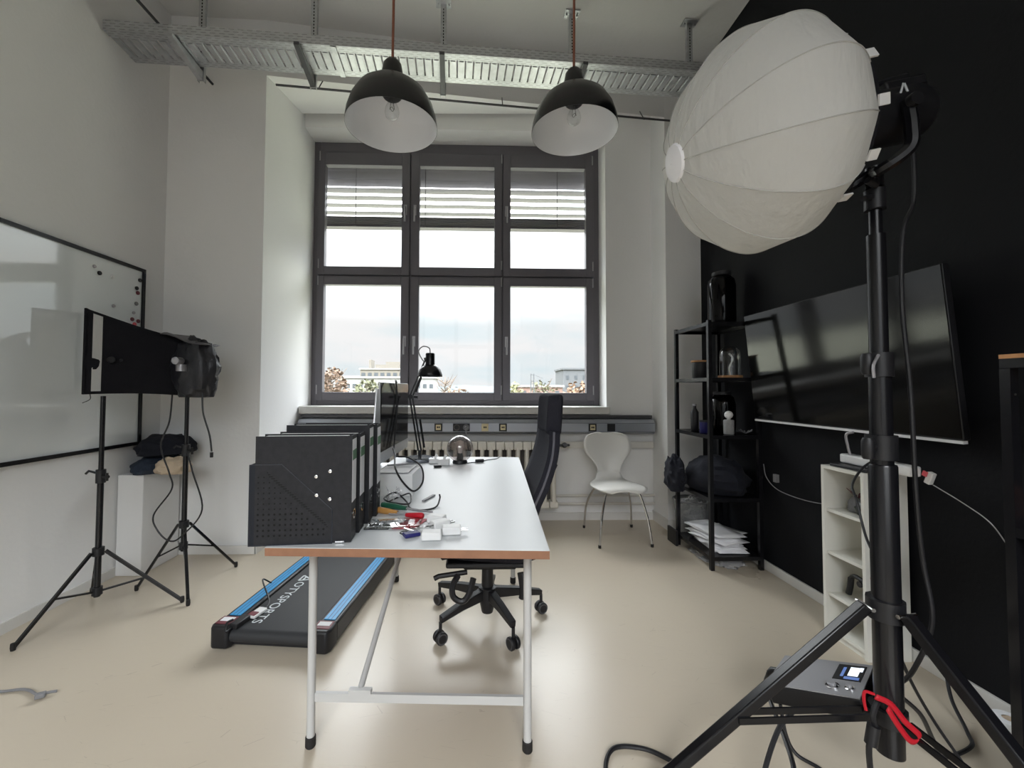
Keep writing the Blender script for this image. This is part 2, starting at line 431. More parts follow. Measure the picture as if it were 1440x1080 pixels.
# painted pipes and skirting duct along the parapet
pm = MB()
pm.tube([(0.72, 3.83, 0.16), (1.2, 3.83, 0.16), (1.633, 3.83, 0.16)], 0.012)
pm.tube([(0.72, 3.83, 0.235), (1.633, 3.83, 0.235)], 0.012)
pm.bb(0.78, 1.633, 3.84, 3.868, 0.66, 0.72)
struct(pm.build('trim_1', 'skirtpipe'))
struct(MB().bb(-1.597, 1.225, 3.815, 4.28, 0.972, 1.039).build('trim_2', 'sill', bevel=0.006))

# window
win = thing('window_1', '', '', (-0.19, YW, 1.03)); del win['label'], win['category']; struct(win)
f0 = MB()
X0, X1, Z0, Z1 = -1.60, 1.21, 1.04, 3.625
cols = [(-1.60, -0.655), (-0.655, 0.25), (0.25, 1.21)]
gl = [(-1.487, -0.74), (-0.566, 0.17), (0.33, 1.078)]
rows_ = [(1.165, 2.21), (2.39, 3.395)]
f0.bb(X0, X0+0.06, YW, YW+0.09, Z0, Z1); f0.bb(X1-0.065, X1, YW, YW+0.09, Z0, Z1)
f0.bb(X0+0.06, X1-0.065, YW, YW+0.09, Z0, Z0+0.06); f0.bb(X0+0.06, X1-0.065, YW, YW+0.09, Z1-0.12, Z1)
f0.bb(X0+0.06, X1-0.065, YW+0.01, YW+0.09, 2.275, 2.325)
for x in (-0.655, 0.25):
    for a_, b_ in ((Z0+0.06, 2.275), (2.325, Z1-0.12)): f0.bb(x-0.03, x+0.03, YW+0.01, YW+0.09, a_, b_)
f0.build('frame', 'frame', win, bevel=0.004)
for ci, (a, b) in enumerate(gl):
    for ri, (c, d) in enumerate(rows_):
        cx0, cx1 = cols[ci]
        oL = cx0+(0.05 if ci == 0 else 0.006); oR = cx1-(0.055 if ci == 2 else 0.006)
        oB = 1.085 if ri == 0 else 2.308; oT = 2.292 if ri == 0 else 3.52
        s = MB(); y0, y1 = YW-0.018, YW+0.05
        s.bb(oL, a, y0, y1, oB, oT); s.bb(b, oR, y0, y1, oB, oT); s.bb(a, b, y0, y1, oB, c); s.bb(a, b, y0, y1, d, oT)
        so = s.build('sash', 'frame', win, bevel=0.003)
        MB().bb(a-0.005, b+0.005, YW+0.02, YW+0.026, c-0.005, d+0.005).build('pane', 'pane', so)
        hx = {0: -0.70, 1: -0.61, 2: 0.29}[ci]
        hz = 1.66 if ri == 0 else 2.95
        h = MB(); h.bb(hx-0.014, hx+0.014, y0-0.012, y0-0.0005, hz-0.05, hz+0.05)
        h.tube([(hx, y0-0.012, hz+0.02), (hx, y0-0.05, hz+0.02), (hx, y0-0.05, hz-0.13)], 0.009, 8)
        h.build('handle', 'handle', so)
        hxx = oL+0.012 if ci == 0 else oR-0.012
        if ci == 1: hxx = oR-0.002
        hg = MB()
        for z in (oB+0.06, oT-0.09): hg.rod((hxx, y0-0.006, z), (hxx, y0-0.006, z+0.09), 0.006, 8)
        hg.build('hinge', 'handle', so)

# external venetian blinds, one behind each upper pane
bl_lab = ['grey venetian blind half lowered behind the left upper window pane',
          'grey venetian blind half lowered behind the middle upper window pane',
          'grey venetian blind half lowered behind the right upper window pane']
for i, (a, b) in enumerate(gl):
    t = thing('venetian_blind', bl_lab[i], 'blind', ((a+b)/2, YW+0.19, 2.86), 0, 'venetian blinds in the window')
    s = MB()
    zz = 3.47
    for k in range(7):
        z = 3.475-k*0.079
        tilt = math.radians((62, 58, 34, 14, 6, 3, 3)[k])
        s.box(((a+b)/2, YW+0.19, z), (b-a+0.12, 0.08, 0.003), rot=Matrix.Rotation(-tilt, 3, 'X'))
    s.build('slats', 'slat', t)
    s = MB()
    for k in range(5): s.bb(a-0.06, b+0.06, YW+0.15, YW+0.23, 2.875+k*0.017, 2.878+k*0.017+0.006)
    s.build('stacked_slats', 'slat', t)
    MB().bb(a-0.062, b+0.062, YW+0.145, YW+0.235, 2.845, 2.87).build('bottom_rail', 'frame', t)
    s = MB(); cx = a+(b-a)*(0.34 if i == 0 else 0.66 if i == 2 else 0.05)
    s.rod((cx, YW+0.142, 2.85), (cx, YW+0.142, 3.5), 0.003, 6); s.build('ladder_cord', 'frame', t)
    MB().bb(a-0.062, b+0.062, YW+0.13, YW+0.25, 3.52, 3.60).build('head_box', 'frame', t)

# ------------------------------------------------------------------ trunking, radiator
tr = thing('cable_trunking', 'long grey metal cable trunking with sockets below the window sill', 'trunking', (0, 3.86, 0.86))
MB().prism([(3.878, 0.79), (3.80, 0.795), (3.775, 0.815), (3.775, 0.895), (3.80, 0.925), (3.878, 0.935)], -1.585, 1.62,
           mx=Matrix(((0, 0, 1, 0), (1, 0, 0, 0), (0, 1, 0, 0), (0, 0, 0, 1)))).build('housing', 'alu', tr)
MB().bb(-1.585, 1.62, 3.835, 3.878, 0.937, 0.962).build('upper_rail', 'dsteel', tr)
g = MB(); g.bb(-1.58, 1.615, 3.7735, 3.776, 0.893, 0.896); g.bb(-1.58, 1.615, 3.7735, 3.776, 0.814, 0.817); g.build('seam_line', 'dsteel', tr)
def sock(x, w, kind):
    p = MB().bb(x-w/2, x+w/2, 3.764, 3.7745, 0.822, 0.890).build('double_socket' if kind == 'd' else 'socket', 'black', tr, bevel=0.002)
    if kind == 'd':
        for dx in (-0.042, 0.042):
            MB().lathe([(0.028, 0), (0.028, 0.004), (0.021, 0.004), (0.019, -0.001)], 20, frame_to((0, -1, 0), (x+dx, 3.764, 0.856)), cap1=True).build('socket_well', 'dark_gap' if dx < 0 else 'grey', p)
    elif kind in 'nc':
        i = MB(); i.bb(x-0.022, x+0.022, 3.760, 3.7635, 0.834, 0.880); q = i.build('insert', 'socket_cream', p)
        j = MB(); j.bb(x-0.013, x-0.002, 3.757, 3.7597, 0.850, 0.866); j.bb(x+0.002, x+0.013, 3.757, 3.7597, 0.850, 0.866); j.build('port', 'black', q)
    return p
sock(-1.42, 0.17, 'd'); sock(-0.338, 0.07, 'n'); sock(-0.133, 0.15, 'd')
p = sock(0.078, 0.062, 'c'); p.data = p.data.copy(); p.data.materials[0] = M['socket_cream']
sock(0.239, 0.07, 'n'); sock(1.048, 0.07, 'n'); sock(1.218, 0.07, 's')
pl = thing('power_plug', 'grey power plug and lead in the socket above the radiator', 'plug', (-0.09, 3.75, 0.856))
MB().lathe([(0.016, 0), (0.018, 0.012), (0.012, 0.03)], 14, frame_to((0, -1, 0), (-0.09, 3.7605, 0.856)), cap0=True, cap1=True).build('plug_body', 'grey', pl)
cable('lead', [(-0.09, 3.728, 0.855), (-0.088, 3.70, 0.80), (-0.07, 3.66, 0.66), (-0.05, 3.63, 0.50), (-0.03, 3.55, 0.35)], 0.004, 'grey', pl)

ra = thing('radiator', 'cream ribbed radiator under the window behind the desk', 'radiator', (-0.1, 3.79, 0.15))
s = MB(); xs = [0.685-0.079*i for i in range(20)]
for x in xs:
    for dy in (3.705, 3.775):
        s.tube([(x, dy, 0.17), (x, dy, 0.21), (x, dy, 0.68), (x, dy, 0.715)], [0.010, 0.019, 0.019, 0.010], 10)
    s.bb(x-0.0375, x+0.0375, 3.69, 3.79, 0.665, 0.735); s.bb(x-0.0375, x+0.0375, 3.69, 3.79, 0.155, 0.215)
s.build('fins', 'rad', ra, bevel=0.008)
MB().bb(xs[-1]-0.03, xs[0]+0.03, 3.802, 3.808, 0.17, 0.72).build('gap_shade_plate', 'dark_gap', ra)  # added dark plate, its colour gives the slots between ribs their shade
s = MB()
for x in (-0.6, 0.45): s.rod((x, 3.80, 0.0), (x, 3.80, 0.16), 0.012)
s.build('feet', 'rad', ra)
va = MB(); va.rod((0.722, 3.74, 0.70), (0.775, 3.74, 0.70), 0.012); va.lathe([(0.0, 0), (0.024, 0.0), (0.024, 0.03), (0.016, 0.045)], 14, frame_to((0, -1, 0.2), (0.785, 3.745, 0.70)), cap1=True)
va.tube([(0.785, 3.75, 0.70), (0.83, 3.75, 0.70), (0.84, 3.80, 0.695), (0.84, 3.86, 0.69)], 0.010)
va.build('valve', 'dsteel', ra)

# ------------------------------------------------------------------ cable tray and its hangers
TA = Vector((-2.295, 2.56, 0)); TBv = Vector((1.93, 2.80, 0)); tdir = (TBv-TA).normalized(); tn = Vector((-tdir.y, tdir.x, 0)); TL = (TBv-TA).length
def tp(s_, w, z): return TA+tdir*s_+tn*w+Vector((0, 0, z))
TW = 0.262; TZ = 3.39
ct = thing('cable_tray', 'long galvanised slotted cable tray hanging below the ceiling', 'cable tray', tuple(tp(TL/2, TW/2, TZ)))
trot = Matrix((tdir, tn, Vector((0, 0, 1)))).transposed()
s = MB(); pit = 0.0555; n = int(TL/pit)
for k in range(n):
    s.box(tp((k+0.5)*pit, TW/2, TZ+0.001), (pit-0.011, TW-0.10, 0.003), rot=trot)
    s.box(tp((k+0.5)*pit, TW/2, TZ-0.003), (pit-0.026, TW-0.12, 0.004), rot=trot)
s.build('tray_floor', 'galv', ct)
def strip(w0, w1, z, vert=None):
    mb = MB()
    if vert is None:
        mb.add([tp(0, w0, z), tp(TL, w0, z), tp(TL, w1, z), tp(0, w1, z)], [(0, 1, 2, 3)])
        L2 = w1-w0
    else:
        mb.add([tp(0, w0, z), tp(TL, w0, z), tp(TL, w0, vert), tp(0, w0, vert)], [(0, 1, 2, 3)])
        L2 = vert-z
    o = mb.build('perforated_strip' if vert is None else 'side_rail', 'slotted', ct, solid=0.002, flat=True)
    uv = o.data.uv_layers.new(name='UVMap'); pl_ = {0: (0, 0), 1: (TL, 0), 2: (TL, L2), 3: (0, L2)}
    for lp in o.data.loops: uv.data[lp.index].uv = pl_[lp.vertex_index]
strip(0.0, 0.052, TZ); strip(TW-0.052, TW, TZ); strip(0.0, 0, TZ, TZ+0.062); strip(TW, 0, TZ, TZ+0.062)
mb = MB(); mb.box(tp(1.37, TW/2, TZ-0.008), (0.035, TW, 0.004), rot=trot); mb.build('joint_plate', 'galv', ct)
for k, (sx, lab) in enumerate([(0.405, 'leftmost ceiling hanger post with bracket arm under the cable tray'),
                               (1.155, 'ceiling hanger post with arm, second from left on the cable tray'),
                               (2.065, 'ceiling hanger post with arm at the middle of the cable tray'),
                               (3.015, 'ceiling hanger post beside the right pendant lamp cable'),
                               (3.93, 'rightmost ceiling hanger post near the big white lantern')]):
    base = tp(sx, TW+0.028, ZC)
    h = thing('ceiling_hanger', lab, 'hanger', tuple(base), 0, 'cable tray hangers')
    mb = MB(); zb = TZ-0.085
    mb.box(base+Vector((0, 0, (zb-ZC)/2)), (0.042, 0.004, ZC-zb-0.012), rot=trot)
    for q in (-0.02, 0.02): mb.box(base+tdir*q+tn*0.012+Vector((0, 0, (zb-ZC)/2)), (0.003, 0.024, ZC-zb-0.012), rot=trot)
    mb.build('post', 'galv', h)
    mb = MB()
    for q in range(26):
        mb.box(base-tn*0.0025+Vector((0, 0, -0.05-q*0.023)), (0.007, 0.001, 0.013), rot=trot)
    mb.build('slot_row', 'hole', h)
    mb = MB(); mb.box(base+Vector((0, 0, -0.006)), (0.11, 0.07, 0.008), rot=trot)
    for q in (-0.04, 0.04): mb.box(base+tdir*q+Vector((0, 0, -0.018)), (0.012, 0.012, 0.016), rot=trot)
    mb.build('ceiling_plate', 'galv', h)
    mb = MB()                                        # tapered cantilever arm
    a0 = tp(sx, -0.03, TZ-0.035); a1 = tp(sx, TW+0.024, TZ-0.075); up0 = Vector((0, 0, 0.022)); up1 = Vector((0, 0, 0.064)); wv = tdir*0.016
    mb.add([a0-wv, a0+wv, a1+wv, a1-wv, a0-wv+up0, a0+wv+up0, a1+wv+up1, a1-wv+up1],
           [(0, 1, 2, 3), (4, 7, 6, 5), (0, 4, 5, 1), (1, 5, 6, 2), (2, 6, 7, 3), (3, 7, 4, 0)])
    mb.build('arm', 'galv' if k == 0 else 'dsteel', h)
cp = MB().rod((-2.07, -1.0, 3.475), (-1.985, 3.125, 3.475), 0.009, 8).build('conduit', 'dsteel')
tag(cp, 'thin dark conduit crossing above the left end of the cable tray', 'conduit')
pp = thing('ceiling_pipe', 'thin painted pipe running along the beam above the window', 'pipe', (0, 3.3, 3.47))
MB().rod((-1.50, 3.09, 3.455), (1.72, 3.45, 3.475), 0.008, 10).build('pipe', 'dsteel', pp)
mb = MB()
for x in (-1.2, 0.2, 1.4):
    y = 3.09+(x+1.5)*0.1118; mb.rod((x, y+0.009, 3.47), (x, y+0.10, 3.60), 0.004, 6)
mb.build('pipe_clip', 'dsteel', pp)

# ------------------------------------------------------------------ pendant lamps
def pendant(label, x, y, zr, r, first=None):
    if first is not None:
        c = copy_tree(first); c.location = (x, y, zr); c['label'] = label; return c
    t = thing('pendant_lamp', label, 'pendant lamp', (x, y, zr), 0, 'pair of black pendant lamps')
    o = Matrix.Translation((x, y, zr))
    out = [(r, 0.0), (r, 0.008), (0.975*r, 0.045), (0.90*r, 0.095), (0.76*r, 0.145), (0.55*r, 0.182), (0.36*r, 0.205), (0.24*r, 0.215)]
    inn = [(q-0.004, z-0.003) for q, z in out[1:]]
    MB().lathe(out, 56, o).build('shade', 'enamel_black', t, ang=60)
    MB().lathe([(r-0.001, 0.0005)]+inn+[(0.001, 0.21)], 56, o).build('shade_lining', 'enamel_white', t, ang=60)
    MB().lathe([(0.25*r, 0.214), (0.25*r, 0.232), (0.22*r, 0.265), (0.20*r, 0.288), (0.14*r, 0.305), (0.05*r, 0.312)], 32, o, cap1=True).build('socket_cap', 'enamel_black', t, ang=60)
    MB().lathe([(0.060, 0.200), (0.056, 0.165), (0.040, 0.140), (0.030, 0.132)], 28, o, cap1=True).build('lamp_holder', 'black', t, ang=60)
    MB().lathe([(0.014, 0.131), (0.016, 0.118), (0.030, 0.09), (0.033, 0.07), (0.028, 0.05), (0.014, 0.039), (0.001, 0.037)], 24, o).build('bulb', 'clear', t, ang=80)
    fl = MB(); fl.tube([(x+0.010*math.cos(q), y+0.010*math.sin(q), zr+0.085+0.004*math.sin(3*q)) for q in [k*PI/8 for k in range(17)]], 0.0012, 5); fl.rod((x-0.01, y, zr+0.085), (x-0.003, y, zr+0.13), 0.0012, 5); fl.rod((x+0.01, y, zr+0.085), (x+0.003, y, zr+0.13), 0.0012, 5); fl.build('filament', 'dsteel', t)
    MB().tube(smooth_path([(x, y, zr+0.310), (x+0.002, y, zr+0.7), (x-0.001, y, 3.985)], 4), 0.006, 8).build('cable', 'copper_cable', t)
    MB().lathe([(0.05, 3.999-zr), (0.045, 3.97-zr), (0.01, 3.95-zr)], 24, o).build('ceiling_rose', 'enamel_black', t)
    return t
pa = pendant('black enamel pendant lamp on a copper cord, left one', -0.385, 1.86, 2.372, 0.203)
pendant('black enamel pendant lamp on a copper cord, right one', 0.462, 1.96, 2.428, 0.203, pa)

# ------------------------------------------------------------------ whiteboard with magnets
wbd = thing('whiteboard', 'large framed whiteboard on the left wall', 'whiteboard', (XL, 1.7, 1.415))
MB().bb(XL+0.002, XL+0.014, 0.55, 2.915, 0.83, 2.0).build('panel', 'whiteboard', wbd)
mb = MB(); a, b, c, d = 0.53, 2.932, 0.815, 2.013
mb.bb(XL+0.002, XL+0.024, b-0.022, b, c, d); mb.bb(XL+0.002, XL+0.024, a, a+0.022, c, d)
mb.bb(XL+0.002, XL+0.024, a+0.022, b-0.022, d-0.022, d); mb.bb(XL+0.002, XL+0.024, a+0.022, b-0.022, c, c+0.022)
mb.build('frame', 'black_metal', wbd)
mags = [(2.55, 1.925, 'handle', 'silver', 'silver magnet nearest the top edge of the whiteboard'),
        (2.585, 1.895, 'black', 'black', 'black magnet near the top edge of the whiteboard'),
        (2.675, 1.895, 'white_plastic', 'white', 'white magnet near the top edge of the whiteboard'),
        (2.89, 1.93, 'black', 'grey', 'small dark magnet in the upper right corner of the whiteboard'),
        (2.865, 1.87, 'black', 'black', 'black magnet just above the maroon one on the whiteboard'),
        (2.875, 1.84, 'darkred', 'maroon', 'maroon magnet by the right edge of the whiteboard'),
        (2.865, 1.765, 'grey', 'grey', 'grey magnet at mid height by the right edge of the whiteboard'),
        (2.845, 1.70, 'handle', 'steel', 'small steel magnet above the red cluster on the whiteboard'),
        (2.835, 1.655, 'darkred', 'red', 'red magnet in the cluster just above the softbox'),
        (2.885, 1.65, 'darkred', 'red', 'red magnet touching the right frame just above the softbox'),
        (2.855, 1.625, 'pink', 'pink', 'pink magnet lowest in the cluster above the softbox'),
        (2.69, 1.715, 'handle', 'steel', 'lone steel magnet left of the magnet column on the whiteboard')]
for y, z, m, nm, lb in mags:
    r = 0.013 if m not in ('handle',) else 0.010
    o = MB().lathe([(r, 0), (r, 0.006), (r*0.8, 0.009)], 16, frame_to((1, 0, 0), (XL+0.0142, y, z)), cap0=True, cap1=True).build('magnet', m)
    tag(o, lb, 'magnet', 'magnets on the whiteboard')

# ------------------------------------------------------------------ light stands at left
def light_stand(name, label, c, feet, ztop, zcol, zhub, zknob, brace_t=0.52):
    t = thing(name, label, 'light stand', (c[0], c[1], 0))
    x, y = c
    MB().rod((x, y, zhub-0.03), (x, y, zknob), 0.0145).build('lower_pole', 'black_metal', t)
    MB().rod((x, y, zknob+0.002), (x, y, ztop), 0.0115).build('upper_pole', 'black_metal', t)
    MB().rod((x, y, zcol-0.02), (x, y, zcol+0.02), 0.026).build('collar', 'black', t)
    MB().rod((x, y, zhub-0.02), (x, y, zhub+0.02), 0.023).build('hub', 'black', t)
    k = MB(); k.rod((x, y, zknob-0.035), (x, y, zknob+0.035), 0.022); k.rod((x+0.02, y-0.01, zknob), (x+0.055, y-0.02, zknob), 0.009); k.bar((x+0.05, y-0.02, zknob-0.02), (x+0.05, y-0.02, zknob+0.02), 0.02, 0.01)
    k.tube([(x-0.02, y-0.01, zknob+0.02), (x-0.05, y-0.015, zknob+0.03), (x-0.065, y-0.015, zknob+0.015)], 0.006, 8)
    k.build('clamp_knob', 'black', t)
    for fx, fy in feet:
        d = Vector((fx-x, fy-y, 0)).normalized()
        top = Vector((x, y, zcol))+d*0.03; bot = Vector((fx, fy, 0.012))
        lg = MB(); lg.bar(top, bot, 0.016, 0.013); o = lg.build('leg', 'black_metal', t)
        MB().lathe([(0.009, -0.012), (0.011, 0.0), (0.010, 0.02)], 10, T(fx, fy, 0.0122), cap0=True, cap1=True).build('rubber_foot', 'rubber', o)
        mid = top.lerp(bot, brace_t)
        br = MB(); br.bar(Vector((x, y, zhub))+d*0.022, mid, 0.013, 0.008); br.build('brace', 'black_metal', t)
    return t
light_stand('light_stand', 'black tripod light stand nearest the whiteboard holding the softbox', (-1.995, 2.30), [(-2.108, 2.008), (-1.643, 2.433), (-2.24, 2.55)], 1.155, 0.335, 0.13, 0.73)
light_stand('light_stand', 'black tripod light stand in front of the white pedestal with hanging cables', (-1.77, 2.62), [(-2.006, 2.575), (-1.585, 2.395), (-1.61, 2.90)], 1.36, 0.375, 0.245, 0.82)

# softbox
sb = thing('softbox', 'black fabric softbox beside the whiteboard on the left light stand', 'softbox', (-2.0, 2.45, 1.16))
A0 = Vector((-2.150, 2.355, 0)); A1 = Vector((-1.775, 2.735, 0)); dp0 = Vector((-0.095, 0.165, 0)); dp1 = Vector((-0.06, 0.16, 0))
def sbp(u, w, v):      # u along, w depth, v height 0..1
    p = A0.lerp(A1, u)+dp0.lerp(dp1, u)*w
    zb = 1.165*(1-u)+1.145*u; zt = 1.635*(1-u)+1.485*u
    zt -= 0.012*math.sin(PI*u); zb += 0.012*math.sin(PI*u)
    q = p+Vector((0, 0, zb+(zt-zb)*v))
    q += Vector((0.6, -0.8, 0))*0.012*noise.noise(Vector((u*3, v*4, w*2)))*(1-w)
    return q
mb = MB(); nu, nv = 18, 10
mb.grid([[sbp(i/nu, 0, j/nv) for i in range(nu+1)] for j in range(nv+1)])
mb.grid([[sbp(i/nu, 1, j/nv) for i in range(nu+1)] for j in range(nv+1)])
mb.grid([[sbp(i/nu, w, 1) for i in range(nu+1)] for w in (0, 0.5, 1)]); mb.grid([[sbp(i/nu, w, 0) for i in range(nu+1)] for w in (0, 0.5, 1)])
mb.grid([[sbp(1, w, j/nv) for w in (0, 0.5, 1)] for j in range(nv+1)])
mb.build('shell', 'black_fabric', sb, solid=0.004)
mb = MB(); mb.grid([[sbp(0.02, 0.06+0.88*w/4, 0.04+0.92*j/4) for w in range(5)] for j in range(5)]); mb.build('diffuser', 'white_plastic', sb)
off = Vector((0.71, -0.70, 0))*0.006
mb = MB(); mb.grid([[sbp(u, 0, v)+off for u in (0.055, 0.13)] for v in (0.03, 0.25, 0.5, 0.75, 0.97)]); mb.build('white_edge', 'lantern', sb)
mb = MB(); mb.tube([sbp(0, 0, 0), sbp(0, 0, 1), sbp(0, 1, 1), sbp(0, 1, 0)], 0.008, 8, closed=True); mb.build('rim', 'black_fabric', sb)
mb = MB(); p = sbp(0.2, 0, 0.44)+off*2; mb.rod(p, p+off*4, 0.018); mb.rod(p+Vector((0.03, 0.03, 0)), p+Vector((0.03, 0.03, 0))+off*4, 0.008); mb.build('bracket_knob', 'black', sb)
mb = MB(); p = sbp(0.05, 0, 0); mb.tube(smooth_path([p, p+Vector((0.01, -0.01, -0.03)), p+Vector((-0.03, -0.01, -0.05))], 4), 0.002, 6); mb.build('strap_end', 'black', sb)
# second, folded softbox cover on the right-hand stand
fs = thing('folded_softbox', 'crumpled dark softbox cover bunched on top of the right light stand', 'softbox', (-1.74, 2.62, 1.15))
o = blob((-1.735, 2.64, 1.145), (0.26, 0.15, 0.36), 3, 0.16, 2.2, flat=0.8, fold=0.2); o.build('cover', mat('dark_nylon', (0.016, 0.016, 0.02, 1), 0.34, var=0.3, vscale=20, bump=0.3, bscale=40), fs)
mb = MB(); rows = []
for i in range(7):
    rows.append([(-1.90+0.045*i, 2.56+0.028*j, 1.525+0.008*math.sin(i*1.2+j)-0.012*i+0.004*j) for j in range(6)])
mb.grid(rows); mb.build('flap', mat('brown_grey_flap', (0.10, 0.095, 0.10, 1), 0.6, bump=0.3, bscale=30), fs, solid=0.004)
mb = MB(); mb.rod((-1.765, 2.55, 1.36), (-1.765, 2.50, 1.36), 0.022); mb.rod((-1.765, 2.555, 1.34), (-1.765, 2.555, 1.30), 0.028); mb.build('lamp_bracket', 'handle', fs)
cb = cable('cable', [(-1.80, 2.535, 1.16), (-1.81, 2.53, 1.0), (-1.855, 2.53, 0.86), (-1.81, 2.54, 0.70), (-1.80, 2.55, 0.60), (-1.90, 2.55, 0.45), (-1.87, 2.545, 0.36), (-1.80, 2.545, 0.30), (-1.73, 2.545, 0.33), (-1.62, 2.55, 0.48), (-1.68, 2.55, 0.70), (-1.735, 2.58, 0.82)], 0.0045, 'black')
tag(cb, 'black power cable looped around the right light stand', 'cable')
cb = cable('cable', [(-1.655, 2.58, 1.17), (-1.64, 2.57, 1.05), (-1.60, 2.57, 0.92), (-1.585, 2.57, 0.82)], 0.005, 'black')
tag(cb, 'short black cable with plug dangling free in front of the pillar', 'cable')
mb = MB(); mb.rod((-1.585, 2.57, 0.815), (-1.585, 2.57, 0.785), 0.009); o = mb.build('plug', 'black', cb)

# pedestal with clothes
tag(MB().bb(-2.295, -2.135, 2.77, 3.105, 0, 0.640).build('pedestal', 'white_plastic', bevel=0.004), 'plain white pedestal box in the left corner carrying clothes', 'pedestal')
tag(blob((-2.155, 2.93, 0.642), (0.26, 0.34, 0.11), 5, 0.15, 2.0, fold=0.14).build('trousers', 'denim'), 'folded dark blue jeans under the black jacket', 'jeans')
tag(blob((-2.13, 2.96, 0.757), (0.31, 0.36, 0.125), 9, 0.18, 2.0, fold=0.14).build('jacket', 'jersey'), 'black jacket heaped on top of the jeans on the pedestal', 'jacket')
tag(blob((-1.975, 2.81, 0.645), (0.21, 0.14, 0.10), 2, 0.22, 2.4, flat=0.6, fold=0.2).build('scarf', 'beige_cloth'), 'crumpled beige cloth hanging off the front corner of the pedestal', 'cloth')

# ------------------------------------------------------------------ treadmill
tm = thing('treadmill', 'flat black walking treadmill with blue side rails under the desk', 'treadmill', (-0.935, 1.955, 0), math.radians(-6))
tmx = T(-0.935, 1.955, 0) @ RZ(math.radians(-6))
L = 1.34; W = 0.56; hw = W/2
mb = MB(); mb.bb(-hw+0.09, hw-0.09, 0.03, L-0.02, 0.02, 0.062); mb.build('deck', 'black', tm).data.transform(tmx)
rows = []
for i in range(9):
    a = -PI/2+PI*i/8*1.0
    rows.append([(x, 0.035-0.032*math.cos(a), 0.062+0.030*math.sin(a)) for x in (-hw+0.092, hw-0.092)])
rows += [[(x, yy, 0.092) for x in (-hw+0.092, hw-0.092)] for yy in (0.3, 0.7, L-0.03)]
mb = MB(); mb.grid(rows); mb.build('belt', 'belt', tm).data.transform(tmx)
for sgn in (-1, 1):
    x0, x1 = (-hw, -hw+0.09) if sgn < 0 else (hw-0.09, hw)
    mb = MB(); mb.bb(x0, x1, 0.09, L, 0.015, 0.105); o = mb.build('side_rail', 'black', tm, bevel=0.008); o.data.transform(tmx)
    q = MB().bb(x0+0.018, x1-0.018, 0.11, L-0.02, 0.1055, 0.109).build('blue_strip', 'blue', o); q.data.transform(tmx)
    mb = MB()
    for dx in (0.036, 0.054): mb.bb(x0+dx-0.001, x0+dx+0.001, 0.11, L-0.02, 0.1092, 0.1100)
    q = mb.build('tread_line', 'navy', o); q.data.transform(tmx)
    e = MB().prism([(x0-0.004, 0.09), (x0-0.004, 0.02), (x0+0.008, -0.004), (x1-0.008, -0.004), (x1+0.004, 0.02), (x1+0.004, 0.09)], 0.012, 0.112).build('end_cap', 'black', tm, bevel=0.01); e.data.transform(tmx)
    q = MB().bb(x0+0.008, x1-0.008, 0.022, 0.086, 0.1128, 0.1142).build('warning_label', 'darkred', e); q.data.transform(tmx)
    q2 = MB().bb(x0+0.016, x1-0.016, 0.044, 0.076, 0.1145, 0.1155).build('label_panel', 'paper', q); q2.data.transform(tmx)
mb = MB(); mb.bb(-hw+0.02, hw-0.02, L+0.001, L+0.10, 0.02, 0.12); mb.build('motor_cover', 'black', tm, bevel=0.012).data.transform(tmx)
# lettering on the belt
cu = bpy.data.curves.new('lettering', 'FONT'); cu.body = 'OTYSPORTS'; cu.size = 0.098; cu.space_character = 1.04; cu.extrude = 0.0004; cu.align_x = 'LEFT'
to = bpy.data.objects.new('lettering', cu); COL.objects.link(to)
bpy.context.view_layer.update()
me = bpy.data.meshes.new_from_object(to.evaluated_get(bpy.context.evaluated_depsgraph_get())); bpy.data.objects.remove(to)
xs_ = [v.co.x for v in me.vertices]; wtx = max(xs_)-min(xs_)
me.transform(Matrix.Diagonal((0.42/wtx, 0.70, 1, 1)))
me.transform(tmx @ T(-0.135, 0.50, 0.0932) @ RZ(-PI/2))
me.materials.clear(); me.materials.append(M['print'])
lo = bpy.data.objects.new('lettering', me); COL.objects.link(lo); lo.parent = tm; lo.matrix_parent_inverse = wm(tm).inverted()
mb = MB(); lz = 0.0936
for a, b in (((-0.14, 0.515), (-0.075, 0.535)), ((-0.075, 0.535), (-0.14, 0.58)), ((-0.14, 0.58), (-0.14, 0.515)), ((-0.118, 0.525), (-0.118, 0.56))):
    mb.bar((a[0], a[1], lz), (b[0], b[1], lz), 0.010, 0.0008)
mb.build('logo', 'print', tm).data.transform(tmx)
# remote, lanyard and lead on the belt
rm = thing('remote_control', 'small white and maroon remote lying on the treadmill belt', 'remote', (-1.06, 2.10, 0.094))
mb = MB(); mb.box((-1.066, 2.115, 0.103), (0.045, 0.085, 0.015), rot=Matrix.Rotation(-0.25, 3, 'Z')); mb.build('body', 'white_plastic', rm, bevel=0.004)
mb = MB(); mb.box((-1.074, 2.092, 0.112), (0.038, 0.032, 0.003), rot=Matrix.Rotation(-0.25, 3, 'Z')); mb.build('button_panel', 'darkred', rm)
tag(cable('lanyard', [(-1.045, 2.155, 0.103), (-1.05, 2.20, 0.11), (-1.09, 2.26, 0.125), (-1.13, 2.30, 0.16), (-1.15, 2.34, 0.165), (-1.13, 2.385, 0.125)], 0.004, 'black'), 'thin black lanyard looping over the left blue treadmill rail', 'lanyard')
mb = MB(); mb.box((-1.105, 2.035, 0.105), (0.04, 0.09, 0.022), rot=Matrix.Rotation(-0.2, 3, 'Z'))
o = mb.build('power_adapter', 'black', bevel=0.004); tag(o, 'black adapter with cord on the left edge of the treadmill belt', 'adapter')
